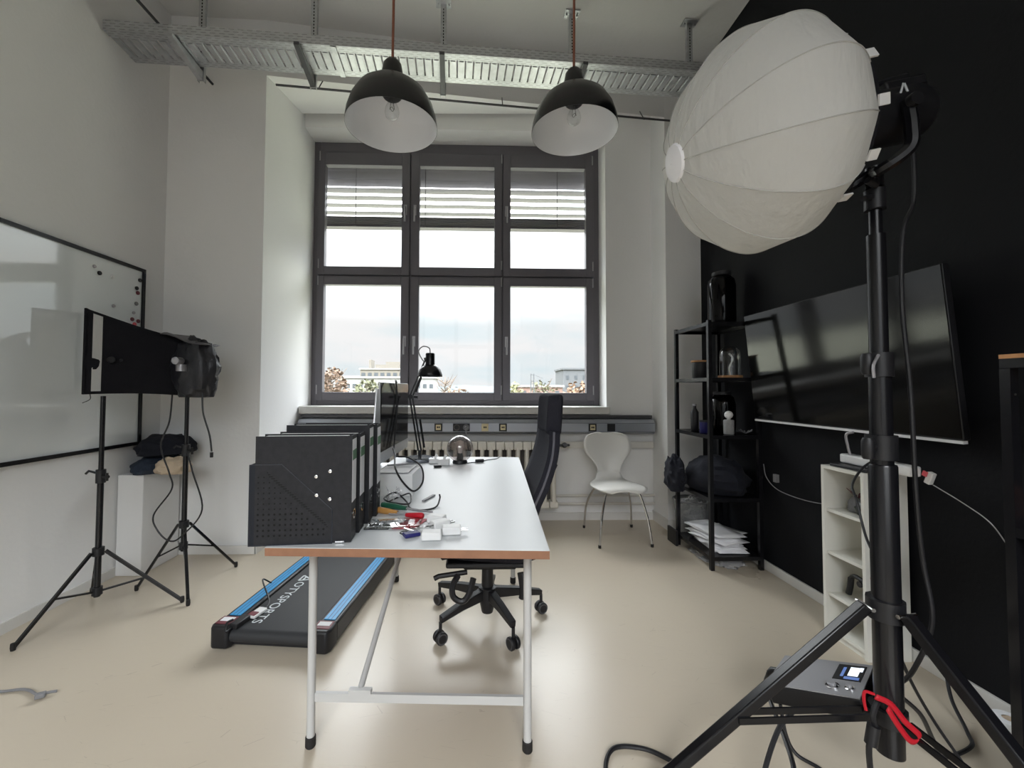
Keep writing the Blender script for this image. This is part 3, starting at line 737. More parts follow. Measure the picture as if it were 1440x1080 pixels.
cable('cord', [(-1.118, 1.992, 0.10), (-1.128, 1.96, 0.10), (-1.14, 1.99, 0.122), (-1.13, 2.02, 0.122)], 0.005, 'black', o)

# ------------------------------------------------------------------ desk
DA = math.radians(-2.7); DC = (-0.160, 2.045)
dmx = T(DC[0], DC[1], 0) @ RZ(DA)
def dk(x, y, z): return dmx @ Vector((x, y, z))
dk_ = thing('desk', 'long white trestle desk with plywood edges in the middle of the room', 'desk', (DC[0], DC[1], 0), DA)
def dpart(mb, name, m, parent=None, **k):
    o = mb.build(name, m, parent or dk_, **k); o.data.transform(dmx); return o
dpart(MB().bb(-0.412, 0.41, -0.82, 0.82, 0.715, 0.7382), 'edge_band', 'wood_edge')
dpart(MB().bb(-0.412, 0.41, -0.82, 0.82, 0.7384, 0.7400), 'tabletop', 'laminate')
for sx in (-1, 1):
    for sy in (-1, 1):
        x = 0.363*sx; y = 0.605*sy if sy > 0 else -0.603
        o = dpart(MB().rod((x, y, 0.03), (x, y, 0.7145), 0.0135, 14), 'leg', 'white_metal')
        dpart(MB().lathe([(0.014, 0.0), (0.017, 0.004), (0.017, 0.034), (0.015, 0.036)], 14, T(x, y, 0), cap0=True, cap1=True), 'rubber_foot', 'rubber', o)
for sy in (-1, 1):
    y = -0.603 if sy < 0 else 0.605
    mb = MB(); mb.bar((-0.349, y, 0.165), (0.349, y, 0.165), 0.012, 0.028); dpart(mb, 'stretcher', 'white_metal')
    mb = MB(); mb.bar((-0.349, y, 0.70), (0.349, y, 0.70), 0.02, 0.025); dpart(mb, 'top_rail', 'white_metal')
mb = MB(); mb.rod((-0.20, -0.595, 0.185), (-0.19, 0.59, 0.69), 0.0105); dpart(mb, 'diagonal_brace', 'white_metal')
mb = MB(); mb.bb(-0.235, -0.16, -0.611, -0.592, 0.18, 0.192); dpart(mb, 'brace_plate', 'white_metal')

Z = 0.7402
# magazine file
hmx = T(-0.545, 1.30, Z) @ RZ(math.radians(4.5))
mf = thing('magazine_file', 'black perforated metal magazine file at the front corner of the desk', 'magazine file', (-0.545, 1.30, Z))
prof = [(-0.12, 0.0), (0.115, 0.0), (0.115, 0.10), (-0.03, 0.235), (-0.12, 0.235)]
YZ = Matrix(((1, 0, 0, 0), (0, 0, -1, 0), (0, 1, 0, 0), (0, 0, 0, 1)))
mb = MB(); mb.prism(prof, 0.036, 0.0385, mx=YZ)
for q0, q1 in zip(prof, prof[1:]+prof[:1]): mb.bar((q0[0], -0.0385, q0[1]), (q1[0], -0.0385, q1[1]), 0.0022, 0.0022, mi=1)  # rim bars in a lighter colour paint the edge highlight
mb.build('front_side', ['holder', 'rim_highlight'], mf).data.transform(hmx)
mb = MB(); mb.prism(prof, -0.0485, -0.046, mx=YZ)
mb.build('back_side', 'holder', mf).data.transform(hmx)
mb = MB(); mb.bb(-0.12, -0.1175, -0.036, 0.046, 0, 0.235); mb.bb(-0.1175, 0.115, -0.036, 0.046, 0, 0.0025); mb.bb(0.113, 0.115, -0.036, 0.046, 0.0025, 0.10)
mb.build('back_panel', 'holder', mf).data.transform(hmx)
mb = MB()
def hole(x, z, r):
    mb.lathe([(r, 0.0), (0.0001, 0.0003)], 8, frame_to((0, -1, 0), (x, -0.0387, z)))
for i in range(13):
    for j in range(13):
        x = -0.095+i*0.0155; z = 0.028+j*0.0155
        if z < 0.185-0.93*(x+0.06) and z < 0.20: hole(x, z, 0.0032 if z < 0.10 else 0.0022)
for i in range(26):
    for j in range(3):
        x = -0.07+i*0.0066+j*0.003; z = 0.212-i*0.0060-j*0.006
        hole(x, z, 0.0018)
mb.build('perforation', 'hole', mf).data.transform(hmx)

def binder(label, cx, cy, ang, d=0.275, h=0.315, t=0.072, first=False, Z=Z):
    b = thing('ring_binder', label, 'binder', (cx, cy, Z), 0, 'ring binders on the desk')
    mx = T(cx, cy, Z) @ RZ(ang)
    def pt(mb, n, m, p=None, **k):
        o = mb.build(n, m, p or b, **k); o.data.transform(mx); return o
    pt(MB().bb(-d/2, d/2, -t/2, -t/2+0.003, 0, h), 'front_cover', 'binder')
    pt(MB().bb(-d/2, d/2, t/2-0.003, t/2, 0, h), 'rear_cover', 'binder')
    sp = pt(MB().bb(d/2-0.003, d/2, -t/2+0.003, t/2-0.003, 0, h), 'spine', 'binder')
    pt(MB().bb(d/2+0.0002, d/2+0.001, -t/2+0.006, t/2-0.006, 0.115, h-0.012), 'label', 'paper', sp)
    pt(MB().bb(d/2+0.0012, d/2+0.0016, -t/2+0.006, t/2-0.006, h-0.075, h-0.045), 'label_stripe', 'green', sp)
    pt(MB().lathe([(0.0105, 0), (0.0105, 0.002), (0.015, 0.002), (0.015, 0)], 20, frame_to((1, 0, 0), (d/2+0.0002, 0, 0.075))), 'finger_ring', 'chrome', sp)
    pt(MB().lathe([(0.0105, 0.0005), (0.0001, 0.0006)], 20, frame_to((1, 0, 0), (d/2+0.0002, 0, 0.075))), 'finger_hole', 'hole', sp)
    pt(MB().bb(-d/2+0.012, d/2-0.02, -t/2+0.008, t/2-0.008, 0.008, h-0.004), 'papers', 'paper')
    mb = MB()
    for x, z in ((0.035, 0.195), (0.075, 0.21), (0.037, 0.140), (0.075, 0.128)):
        mb.lathe([(0.005, 0), (0.005, 0.001), (0.002, 0.002)], 12, frame_to((0, -1, 0), (x, -t/2-0.0002, z)), cap1=True)
    pt(mb, 'rivet', 'chrome')
    pt(MB().bb(d/2-0.045, d/2-0.02, -t/2-0.0012, -t/2-0.0002, 0.0, 0.004), 'corner_clip', 'chrome')
    return b
binder('black ring binder nearest the camera, standing in the perforated magazine file', -0.512, 1.298, math.radians(4.5), t=0.068, Z=Z+0.003)
binder('black ring binder with green striped label behind the magazine file', -0.512, 1.392, math.radians(3))
binder('taller black ring binder standing third in the row on the desk', -0.505, 1.482, math.radians(3), h=0.335)
binder('black ring binder furthest back in the row, nearest the computer', -0.498, 1.565, math.radians(3), h=0.33)

# all-in-one computer seen edge on
ic = thing('desktop_computer', 'slim silver desktop computer seen edge-on with dark glossy screen', 'computer', (-0.50, 2.50, Z))
imx = T(-0.50, 2.50, Z) @ RZ(math.radians(-3))
def ipart(mb, n, m, p=None, **k):
    o = mb.build(n, m, p or ic, **k); o.data.transform(imx); return o
rows = []
for z, th in ((0.075, 0.012), (0.16, 0.03), (0.27, 0.04), (0.38, 0.03), (0.492, 0.012)):
    rows.append([(0.02-th*(1-abs(u)**2.2)-0.008, 0.325*u, z) for u in [k/8-1 for k in range(17)]])
mb = MB(); mb.grid(rows); ipart(mb, 'back_shell', 'silver')
ipart(MB().bb(0.011, 0.024, -0.327, 0.327, 0.073, 0.494), 'bezel', 'silver', bevel=0.003)
ipart(MB().bb(0.0245, 0.0265, -0.325, 0.325, 0.132, 0.492), 'screen', 'screen')
ipart(MB().bb(0.0245, 0.026, -0.325, 0.325, 0.074, 0.130), 'chin', 'silver')
mb = MB(); mb.prism([(-0.115, 0.0), (-0.10, 0.0), (-0.035, 0.25), (-0.05, 0.25)], -0.10, 0.10, mx=Matrix(((1, 0, 0, 0), (0, 0, 1, 0), (0, 1, 0, 0), (0, 0, 0, 1))))
mb.bb(-0.115, 0.09, -0.10, 0.10, 0.0, 0.006); ipart(mb, 'stand', 'silver')
# slim tapered panel between binders and screen
mo = MB(); mx_ = Matrix(((0, 0, 1, 0), (1, 0, 0, 0), (0, 1, 0, 0), (0, 0, 0, 1)))
mo.prism([(1.90, Z), (2.10, Z), (2.07, 1.20), (2.03, 1.20)], -0.484, -0.474, mx=mx_)
mo.bb(-0.52, -0.474, 1.93, 2.08, Z, Z+0.006)
tag(mo.build('tablet_stand', 'silver', bevel=0.002), 'slim tapered grey panel standing upright just left of the dark screen', 'stand')
tag(cable('cable', [(-0.462, 2.45, 1.236), (-0.455, 2.37, 1.245), (-0.440, 2.33, 1.20), (-0.437, 2.32, 1.05), (-0.43, 2.22, 0.90), (-0.40, 2.12, 0.865), (-0.33, 2.05, 0.868), (-0.252, 1.94, 0.845), (-0.235, 1.87, 0.79), (-0.265, 1.808, 0.765), (-0.312, 1.805, 0.805), (-0.348, 1.835, 0.853), (-0.37, 1.93, 0.872), (-0.395, 2.06, 0.885), (-0.415, 2.12, 0.90)], 0.004, 'black', n=10), 'black cable draped over the computer screen into a loop over the white box', 'cable')

# open white box with papers
bx = thing('storage_box', 'open white box of papers on the desk beside the binders', 'box', (-0.35, 1.94, Z))
bmx = T(-0.352, 1.945, Z) @ RZ(math.radians(-3)); w, d, h, th = 0.17, 0.24, 0.092, 0.004
def bpart(mb, n, m, **k):
    o = mb.build(n, m, bx, **k); o.data.transform(bmx); return o
mb = MB(); mb.bb(-w/2, w/2, -d/2, d/2, 0, th); mb.bb(-w/2, w/2, -d/2, -d/2+th, th, h); mb.bb(-w/2, w/2, d/2-th, d/2, th, h); mb.bb(-w/2, -w/2+th, -d/2+th, d/2-th, th, h); mb.bb(w/2-th, w/2, -d/2+th, d/2-th, th, h)
bpart(mb, 'body', 'white_plastic')
mb = MB()
for k in range(8):
    mb.box((random.uniform(-0.012, 0.012), random.uniform(-0.01, 0.012), 0.062+k*0.0045), (0.135, 0.205, 0.0012), rot=Matrix.Rotation(random.uniform(-.06, .06), 3, 'Z') @ Matrix.Rotation(random.uniform(-.05, .05), 3, 'X'))
bpart(mb, 'papers', 'paper')
mb = MB(); mb.bar((-0.06, 0.02, 0.105), (0.05, 0.07, 0.105), 0.014, 0.006); bpart(mb, 'ruler', 'grey')

# tangle, hand tools and packaging
def rodtool(label, a, b, r, m1, m2, cat='screwdriver', grp='hand tools on the desk', nm='screwdriver'):
    a = Vector(a); b = Vector(b); t = thing(nm, label, cat, tuple(a), 0, grp)
    c = a.lerp(b, 0.5); MB().tube([a, a.lerp(c, .1), a.lerp(c, .5), c], [r*.7, r, r*.9, r*.6], 10).build('handle', m1, t)
    MB().rod(c, b, r*0.3, 8).build('shaft', m2, t)
rodtool('green handled screwdriver lying behind the binders on the desk', (-0.362, 1.64, Z+0.014), (-0.16, 1.565, Z+0.006), 0.013, 'toolgreen', 'handle')
rodtool('amber handled screwdriver lying beside the red packet', (-0.365, 1.575, Z+0.013), (-0.205, 1.525, Z+0.005), 0.012, 'amber', 'handle')
rodtool('red handled screwdriver with short shaft by the packet', (-0.185, 1.500, Z+0.012), (-0.315, 1.545, Z+0.006), 0.011, 'red', 'handle')
tg = cable('cable', [(-0.36, 1.70, Z+0.004), (-0.31, 1.78, Z+0.012), (-0.27, 1.74, Z+0.03), (-0.26, 1.66, Z+0.012), (-0.32, 1.63, Z+0.024), (-0.36, 1.67, Z+0.03), (-0.33, 1.74, Z+0.035), (-0.28, 1.71, Z+0.007), (-0.25, 1.625, Z+0.004), (-0.20, 1.60, Z+0.004), (-0.155, 1.64, Z+0.004), (-0.145, 1.70, Z+0.02), (-0.147, 1.71, Z+0.035)], 0.0032, 'black', n=10)
tag(tg, 'tangled thin black cable in front of the white box', 'cable')
mb = MB()
for k in range(26):
    p = Vector((-0.335+random.uniform(-.03, .03), 1.735+random.uniform(-.025, .025), Z+0.009+0.045*random.random())); mb.box(p, (0.014, 0.011, 0.003), rot=Matrix.Rotation(random.random()*3, 3, 'X') @ Matrix.Rotation(random.random()*3, 3, 'Y'))
o = mb.build('foil_scraps', 'film'); tag(o, 'crinkled clear wrapping scraps between binders and white box', 'wrapping'); o['kind'] = 'stuff'
pb = thing('packet', 'clear plastic packet with red card beside the binders', 'packet', (-0.28, 1.43, Z))
rows = [[(-0.365+0.045*i, 1.385+0.022*j, Z+0.004+0.012*abs(noise.noise(Vector((i*.9, j*.8, 1))))) for j in range(6)] for i in range(5)]
mb = MB(); mb.grid(rows); mb.build('film', 'clear', pb, solid=0.001)
mb = MB(); mb.add([(-0.275, 1.392, Z+0.003), (-0.205, 1.392, Z+0.003), (-0.165, 1.495, Z+0.003), (-0.235, 1.495, Z+0.003)], [(0, 1, 2, 3)]); mb.build('card', 'pink', pb, solid=0.002)
mb = MB(); mb.box((-0.325, 1.44, Z+0.0021), (0.08, 0.10, 0.002)); mb.build('dark_sheet', 'black', pb)
kc = thing('keyring', 'keyring with navy tag and steel keys near the front of the desk', 'keys', (-0.20, 1.345, Z))
mb = MB(); mb.box((-0.200, 1.325, Z+0.008), (0.05, 0.03, 0.012), rot=Matrix.Rotation(0.5, 3, 'Z')); mb.build('tag', 'navy', kc, bevel=0.003)
mb = MB()
for k in range(5):
    mb.box((-0.215+0.016*k, 1.372+0.006*(k % 2), Z+0.006+0.003*k), (0.035, 0.009, 0.003), rot=Matrix.Rotation(0.6*k, 3, 'Z') @ Matrix.Rotation(0.3, 3, 'Y'))
mb.build('key', 'chrome', kc)
mb = MB(); mb.tube([(-0.225+0.014*math.cos(a), 1.345+0.014*math.sin(a), Z+0.006) for a in [k*PI/6 for k in range(12)]], 0.0018, 6, closed=True); mb.build('ring', 'black', kc)
def charger(label, c, a, plug=True):
    t = thing('usb_charger', label, 'charger', (c[0], c[1], Z), 0, 'white chargers on the desk')
    mx = T(c[0], c[1], Z) @ RZ(a)
    o = MB().bb(-0.03, 0.03, -0.018, 0.018, 0.001, 0.027).build('body', 'white_plastic', t, bevel=0.004); o.data.transform(mx)
    if plug:
        mb = MB(); mb.rod((0.03, -0.008, 0.014), (0.052, -0.008, 0.014), 0.0025); mb.rod((0.03, 0.008, 0.014), (0.052, 0.008, 0.014), 0.0025)
        o = mb.build('pin', 'chrome', t); o.data.transform(mx)
charger('white charger block nearest the front edge of the desk', (-0.135, 1.300), 0.05, False)
charger('white and grey charger right of the foremost white charger', (-0.077, 1.347), 0.1)
charger('white charger lying diagonally behind the keyring', (-0.118, 1.402), 0.6)
charger('small white charger furthest back in the charger cluster', (-0.135, 1.462), -0.35, False)
tag(MB().box((-0.197, 1.775, Z+0.004), (0.012, 0.10, 0.006), rot=Matrix.Rotation(-0.35, 3, 'Z')).build('letter_opener', 'grey'), 'thin grey stick lying at the front corner of the white box', 'stick')

# glass ball lamp, plugs
bl = thing('table_lamp', 'smoked glass ball table lamp on a black base on the desk', 'table lamp', (-0.10, 2.62, Z))
o = T(-0.10, 2.62, Z)
MB().lathe([(0.045, 0), (0.047, 0.006), (0.042, 0.02), (0.022, 0.026), (0.017, 0.045), (0.017, 0.062)], 28, o, cap0=True, cap1=True).build('base', 'black', bl)
MB().lathe([(0.082*math.sin(a), 0.090-0.082*math.cos(a)) for a in [0.30+k*(PI-0.31)/24 for k in range(25)]], 40, o).build('globe', 'smoke', bl, ang=80)
MB().lathe([(0.014, 0.063), (0.014, 0.075), (0.024, 0.098), (0.027, 0.115), (0.02, 0.134), (0.001, 0.141)], 24, o).build('bulb', mat('frosted_bulb', (0.75, 0.66, 0.60, 1), 0.3), bl, ang=80)
cable('cord', [(-0.055, 2.60, Z+0.004), (-0.02, 2.62, Z+0.004), (0.03, 2.64, Z+0.004), (0.06, 2.70, Z+0.004), (0.13, 2.76, Z+0.004), (0.16, 2.83, Z+0.006)], 0.0028, 'black', bl)
MB().box((0.022, 2.636, Z+0.012), (0.055, 0.022, 0.02), rot=Matrix.Rotation(0.35, 3, 'Z')).build('switch', 'black', bl, bevel=0.005)
pgl = [(-0.255, 2.62, 0.030, 'white cube adapter left of the glass ball lamp', 'white_plastic'), (-0.195, 2.56, 0.036, 'white adapter lying just in front of the glass ball lamp', 'white_plastic')]
for x, y, q, lb, m in pgl:
    o = MB().bb(x-0.035, x+0.035, y-0.025, y+0.025, Z, Z+q).build('adapter', m, bevel=0.006); tag(o, lb, 'adapter', 'adapters by the ball lamp')
    mb = MB(); mb.rod((x, y, Z+q), (x+0.012, y, Z+q+0.022), 0.008); mb.build('plug', m, o)
o = MB().box((-0.225, 2.475, Z+0.008), (0.045, 0.02, 0.014), rot=Matrix.Rotation(0.3, 3, 'Z')).build('cable_clip', 'black', bevel=0.003); tag(o, 'small black clip on the desk in front of the white adapters', 'clip')

# architect lamp
al = thing('desk_lamp', 'black jointed desk lamp with round base in front of the window', 'desk lamp', (-0.36, 2.70, Z))
MB().lathe([(0.085, 0), (0.087, 0.004), (0.087, 0.020), (0.08, 0.026), (0.002, 0.027)], 40, T(-0.36, 2.70, Z), cap0=True).build('base', mat('lamp_base_lacquer', (0.30, 0.32, 0.36, 1), 0.12, 0.8), al)
MB().rod((-0.36, 2.70, Z+0.026), (-0.36, 2.70, Z+0.07), 0.011).build('pivot', 'black', al)
j0 = Vector((-0.36, 2.70, Z+0.065)); j1 = Vector((-0.418, 2.70, 1.150)); j2 = Vector((-0.325, 2.70, 1.375))
mb = MB()
for q in (-0.009, 0.009): mb.bar(j0+Vector((q, 0, 0)), j1+Vector((q, 0, 0)), 0.010, 0.010)
mb.rod(j0+Vector((0.028, 0, 0.02)), j0+Vector((0.0, 0, 0.2)), 0.007); mb.build('lower_arm', 'black_metal', al)
mb = MB()
for q in (-0.009, 0.009): mb.bar(j1+Vector((q, 0, 0)), j2+Vector((q, 0, 0)), 0.010, 0.010)
mb.rod(j1+Vector((0.03, 0, 0.03)), j1.lerp(j2, 0.55)+Vector((0.012, 0, 0)), 0.007); mb.build('upper_arm', 'black_metal', al)
mb = MB(); mb.rod(j1+Vector((0, -0.02, 0)), j1+Vector((0, 0.02, 0)), 0.016); mb.rod(j1+Vector((0.02, -0.02, 0)), j1+Vector((0.045, -0.022, -0.003)), 0.008); mb.build('elbow', 'black', al)
o = T(-0.298, 2.70, 1.278)
MB().lathe([(0.078, 0), (0.077, 0.015), (0.066, 0.046), (0.048, 0.066), (0.030, 0.075), (0.0285, 0.085), (0.0285, 0.145), (0.026, 0.15), (0.001, 0.1505)], 36, o).build('lamp_shade', 'black_metal', al, ang=40, solid=0.002)
cable('cord', [(-0.298, 2.70, 1.428), (-0.305, 2.70, 1.462), (-0.345, 2.70, 1.472), (-0.372, 2.70, 1.44), (-0.35, 2.70, 1.39), (-0.33, 2.70, 1.37)], 0.0035, 'grey', al)
mb = MB(); mb.bar(j2, Vector((-0.328, 2.70, 1.40)), 0.012, 0.02); mb.build('shade_bracket', 'black', al)

# ------------------------------------------------------------------ office chair (faces the desk, -X)
oc = thing('office_chair', 'black swivel office chair with tall curved back at the right of the desk', 'office chair', (0.06, 2.16, 0))
cx, cy = 0.06, 2.16
for fx, fy in ((-0.200, 2.385), (-0.165, 2.02), (0.175, 1.97), (0.352, 2.285), (0.10, 2.47)):
    d = Vector((fx-cx, fy-cy, 0)); Lr = d.length; d.normalize(); sd = Vector((-d.y, d.x, 0))
    mb = MB(); c = Vector((cx, cy, 0))
    a = c+d*0.035; b = c+d*(Lr-0.0)
    za, zb = 0.155, 0.10
    def ring(p, zt, hgt, wd): return [p+sd*wd+Vector((0, 0, zt)), p-sd*wd+Vector((0, 0, zt)), p-sd*wd*0.8+Vector((0, 0, zt-hgt)), p+sd*wd*0.8+Vector((0, 0, zt-hgt))]
    R0 = ring(a, 0.195, 0.055, 0.020); R1 = ring(c.lerp(b, .55), 0.165, 0.04, 0.019); R2 = ring(b, 0.125, 0.028, 0.017)
    mb.add(R0+R1+R2, [(0, 1, 2, 3), (8, 11, 10, 9)]+[(i, (i+1) % 4, 4+(i+1) % 4, 4+i) for i in range(4)]+[(4+i, 4+(i+1) % 4, 8+(i+1) % 4, 8+i) for i in range(4)])
    o = mb.build('base_arm', 'black', oc, bevel=0.004)
    q = MB(); wdir = sd
    cc = b+Vector((0, 0, 0.030))
    for s2 in (-1, 1):
        q.lathe([(0.012, -0.009), (0.026, -0.009), (0.0295, -0.005), (0.0295, 0.005), (0.026, 0.009), (0.012, 0.009)], 24, frame_to(wdir, cc+wdir*0.015*s2), cap0=True, cap1=True)
    q.rod(b+Vector((0, 0, 0.056)), b+Vector((0, 0, 0.10)), 0.008)
    k = q.build('castor', 'black', oc)
    q = MB()
    for s2 in (-1, 1): q.lathe([(0.019, 0.0095), (0.023, 0.0105), (0.0255, 0.0095)], 24, frame_to(wdir*s2, cc+wdir*0.015*s2))
    q.build('castor_rim', 'wheel', k)
MB().lathe([(0.028, 0.075), (0.03, 0.08), (0.042, 0.14), (0.045, 0.20), (0.03, 0.205), (0.028, 0.33)], 24, T(cx, cy, 0), cap0=True, cap1=True).build('gas_column', 'black', oc)
mb = MB(); mb.bb(cx-0.12, cx+0.14, cy-0.07, cy+0.07, 0.31, 0.36); mb.bb(cx-0.2, cx+0.2, cy-0.17, cy+0.17, 0.358, 0.385); mb.build('mechanism', 'black', oc, bevel=0.008)
mb = MB()
for s2 in (-1,):
    mb.tube(smooth_path([(cx-0.14, cy-0.19, 0.34), (cx-0.165, cy-0.21, 0.30), (cx-0.16, cy-0.22, 0.255), (cx-0.12, cy-0.22, 0.235), (cx-0.09, cy-0.215, 0.265), (cx-0.07, cy-0.20, 0.33)], 5), 0.014, 8)
mb.build('lever', 'black', oc); mb = MB()
mb.tube([(cx+0.16, cy-0.18, 0.345), (cx+0.165, cy-0.2, 0.28), (cx+0.15, cy-0.2, 0.235)], [0.026, 0.022, 0.012], 10)
mb.build('lever', 'black', oc); mb = MB()
mb.tube([(cx-0.1, cy-0.17, 0.345), (cx-0.23, cy-0.19, 0.335), (cx-0.25, cy-0.19, 0.325)], 0.012, 8)
mb.build('lever', 'black', oc)
rows = []
for i in range(13):
    u = i/12; x = cx-0.235+0.46*u; z = 0.455+0.012*math.cos(u*PI)+(-0.03*max(0, 0.12-u)/0.12)
    hwid = 0.225*(1-abs(2*u-1)**4*0.25)
    rows.append([(x, cy+hwid*v, z-0.012*v*v) for v in [k/5-1 for k in range(11)]])
mb = MB(); mb.grid(rows); mb.build('seat', 'chair_fabric', oc, solid=0.065)
prof = [(0.225, 0.50), (0.262, 0.58), (0.298, 0.67), (0.338, 0.76), (0.372, 0.86), (0.388, 0.94), (0.392, 1.0)]
pr2 = smooth_path([(x, 0, z) for x, z in prof], 4)
rows = []
for i, p in enumerate(pr2):
    u = i/(len(pr2)-1); hwid = 0.20+0.035*math.sin(PI*min(1, u*1.1))
    rows.append([(p.x-0.025*v*v, cy+hwid*v, p.z) for v in [k/5-1 for k in range(11)]])
mb = MB(); mb.grid(rows); bk = mb.build('backrest', 'chair_fabric', oc, solid=0.05)
for v in (-1, 1):
    mb = MB(); mb.tube([(r[0 if v < 0 else -1][0]-0.004, r[0 if v < 0 else -1][1]+0.006*v, r[0][2]) for r in rows], 0.0055, 8)
    mb.build('piping', 'chair_trim', bk)
mb = MB(); mb.tube(smooth_path([(0.20, cy, 0.36), (0.27, cy, 0.44), (0.30, cy, 0.56), (0.345, cy, 0.70), (0.40, cy, 0.82)], 6), [0.022]*25, 10); mb.build('back_support', 'black', oc)
rows = []
for i in range(9):
    u = i/8; z = 0.975+0.20*u; x = 0.392+0.012*u
    hwid = 0.165*(1-abs(2*u-1)**5*0.12)
    rows.append([(x-0.03*v*v, cy+hwid*v, z) for v in [k/5-1 for k in range(11)]])
mb = MB(); mb.grid(rows); o = mb.build('headrest', 'chair_fabric', oc, solid=0.072); md = o.modifiers.new('bev', 'BEVEL'); md.width = 0.018; md.segments = 3

# ------------------------------------------------------------------ white shell chair
wc = thing('dining_chair', 'white moulded shell chair with chrome legs against the window wall', 'chair', (1.14, 3.42, 0))
cx, cy = 1.135, 3.40
path = [(-0.205, 0.418, 0.10), (-0.20, 0.431, 0.145), (-0.17, 0.441, 0.185), (-0.10, 0.445, 0.207), (0.0, 0.441, 0.208), (0.09, 0.438, 0.185), (0.15, 0.445, 0.145), (0.185, 0.468, 0.108), (0.203, 0.505, 0.098), (0.213, 0.55, 0.108), (0.225, 0.60, 0.145), (0.236, 0.65, 0.188), (0.246, 0.70, 0.205), (0.256, 0.75, 0.202), (0.266, 0.79, 0.182), (0.271, 0.810, 0.15), (0.274, 0.822, 0.10)]
pp_ = smooth_path([Vector(p) for p in path], 3)
rows = [[(cx+p.z*v, cy+p.x-0.035*v*v*(1 if p.y > 0.5 else 0.0), p.y-(0.018*v*v if p.y < 0.46 else 0)) for v in [k/8-1 for k in range(17)]] for p in pp_]
mb = MB(); mb.grid(rows); mb.build('shell', 'shell', wc, solid=0.010, ang=80)
for (fx, fy), (tx, ty) in zip([(0.937, 3.187), (1.346, 3.205), (0.938, 3.655), (1.357, 3.665)], [(1.045, 3.29), (1.225, 3.29), (1.03, 3.47), (1.24, 3.47)]):
    d = Vector((fx-tx, fy-ty, 0)).normalized()
    mb = MB(); mb.tube(smooth_path([(cx, cy+0.01, 0.418), (tx, ty, 0.415), (tx+d.x*0.05, ty+d.y*0.05, 0.400), (fx-d.x*0.035, fy-d.y*0.035, 0.22), (fx, fy, 0.01)], 5), 0.0085, 10)
    o = mb.build('leg', 'chrome', wc)
    MB().lathe([(0.010, 0), (0.011, 0.002), (0.011, 0.022)], 12, T(fx, fy, 0.0), cap0=True, cap1=True).build('foot_cap', 'rubber', o)
MB().lathe([(0.06, 0.424), (0.065, 0.43), (0.05, 0.436)], 20, T(cx, cy+0.01, 0), cap0=True, cap1=True).build('mount_plate', 'black', wc)

# ------------------------------------------------------------------ black metal shelf in the corner
sh = thing('shelving_unit', 'tall black metal shelving unit in the corner by the black wall', 'shelf', (1.735, 3.02, 0))
xa, xb, ya, yb = 1.572, 1.905, 2.79, 3.255; q = 0.0125
for x in (xa, xb):
    for y in (ya, yb):
        MB().bb(x-q, x+q, y-q, y+q, 0, 1.672).build('post', 'black_metal', sh)
for z in (0.09, 0.475, 0.893, 1.282, 1.66):
    mb = MB(); zz = z-0.012
    mb.bb(xa+q, xb-q, ya-q, ya+q, zz-q, zz+q); mb.bb(xa+q, xb-q, yb-q, yb+q, zz-q, zz+q)
    mb.bb(xa-q, xa+q, ya+q, yb-q, zz-q, zz+q); mb.bb(xb-q, xb+q, ya+q, yb-q, zz-q, zz+q)
    o = mb.build('shelf_frame', 'black_metal', sh)
    if z < 1.6 or True: MB().bb(xa+q, xb-q, ya+q, yb-q, z-0.008, z).build('shelf_board', 'black_metal' if z not in (0.893,) else 'darkglass', o)
def bottle(name, label, c, prof, m, extra=None, cat='jar', seg=32):
    t = thing(name, label, cat, c)
    MB().lathe(prof, seg, T(*c), cap0=True).build('body', m, t, ang=50)
    if extra:
        for nm, pr, mm in extra: MB().lathe(pr, seg, T(*c), cap0=True, cap1=True).build(nm, mm, t, ang=50)
    return t
t = bottle('glass_lantern', 'large black glass jar on top of the shelving unit', (1.80, 3.02, 1.6605), [(0.075, 0), (0.088, 0.01), (0.093, 0.05), (0.093, 0.30), (0.085, 0.345), (0.062, 0.37), (0.055, 0.375)], 'darkglass',
           [('rim', [(0.056, 0.376), (0.064, 0.378), (0.064, 0.402), (0.056, 0.405)], 'black')])
t = thing('storage_pot', 'black pot with wooden lid on the second shelf of the shelving unit', 'pot', (1.64, 3.04, 1.2825))
MB().lathe([(0.052, 0), (0.055, 0.005), (0.055, 0.118), (0.05, 0.119)], 28, T(1.645, 3.04, 1.2825), cap0=True, cap1=True).build('pot', 'black', t)
MB().lathe([(0.06, 0.1195), (0.063, 0.122), (0.063, 0.130), (0.06, 0.132)], 28, T(1.645, 3.04, 1.2825), cap0=True, cap1=True).build('lid', 'board_wood', t)
t = thing('glass_dome', 'clear glass dome on a wooden base beside the black pot', 'glass dome', (1.80, 2.93, 1.2825))
o = T(1.80, 2.93, 1.2825)
MB().lathe([(0.075, 0), (0.078, 0.003), (0.078, 0.018), (0.075, 0.02)], 32, o, cap0=True, cap1=True).build('base', 'board_wood', t)
MB().lathe([(0.068, 0.021), (0.068, 0.16), (0.062, 0.195), (0.04, 0.22), (0.001, 0.23)], 32, o).build('dome', 'clear', t, ang=60)
mb = MB(); mb.tube(smooth_path([(1.80, 2.93, 1.305), (1.79, 2.92, 1.36), (1.82, 2.93, 1.42), (1.80, 2.94, 1.46)], 5), 0.006, 8); mb.build('stem', 'white_plastic', t)
bottle('glass_vase', 'dark glass jar with metal neck on the third shelf', (1.80, 3.03, 0.8935), [(0.07, 0), (0.082, 0.01), (0.086, 0.06), (0.086, 0.20), (0.075, 0.25), (0.055, 0.27)], 'darkglass', [('rim', [(0.05, 0.271), (0.06, 0.273), (0.06, 0.29), (0.05, 0.292)], 'black')])
fg = thing('figurine', 'small grey figurine with a round knob head on the third shelf', 'figurine', (1.742, 2.86, 0.8935))
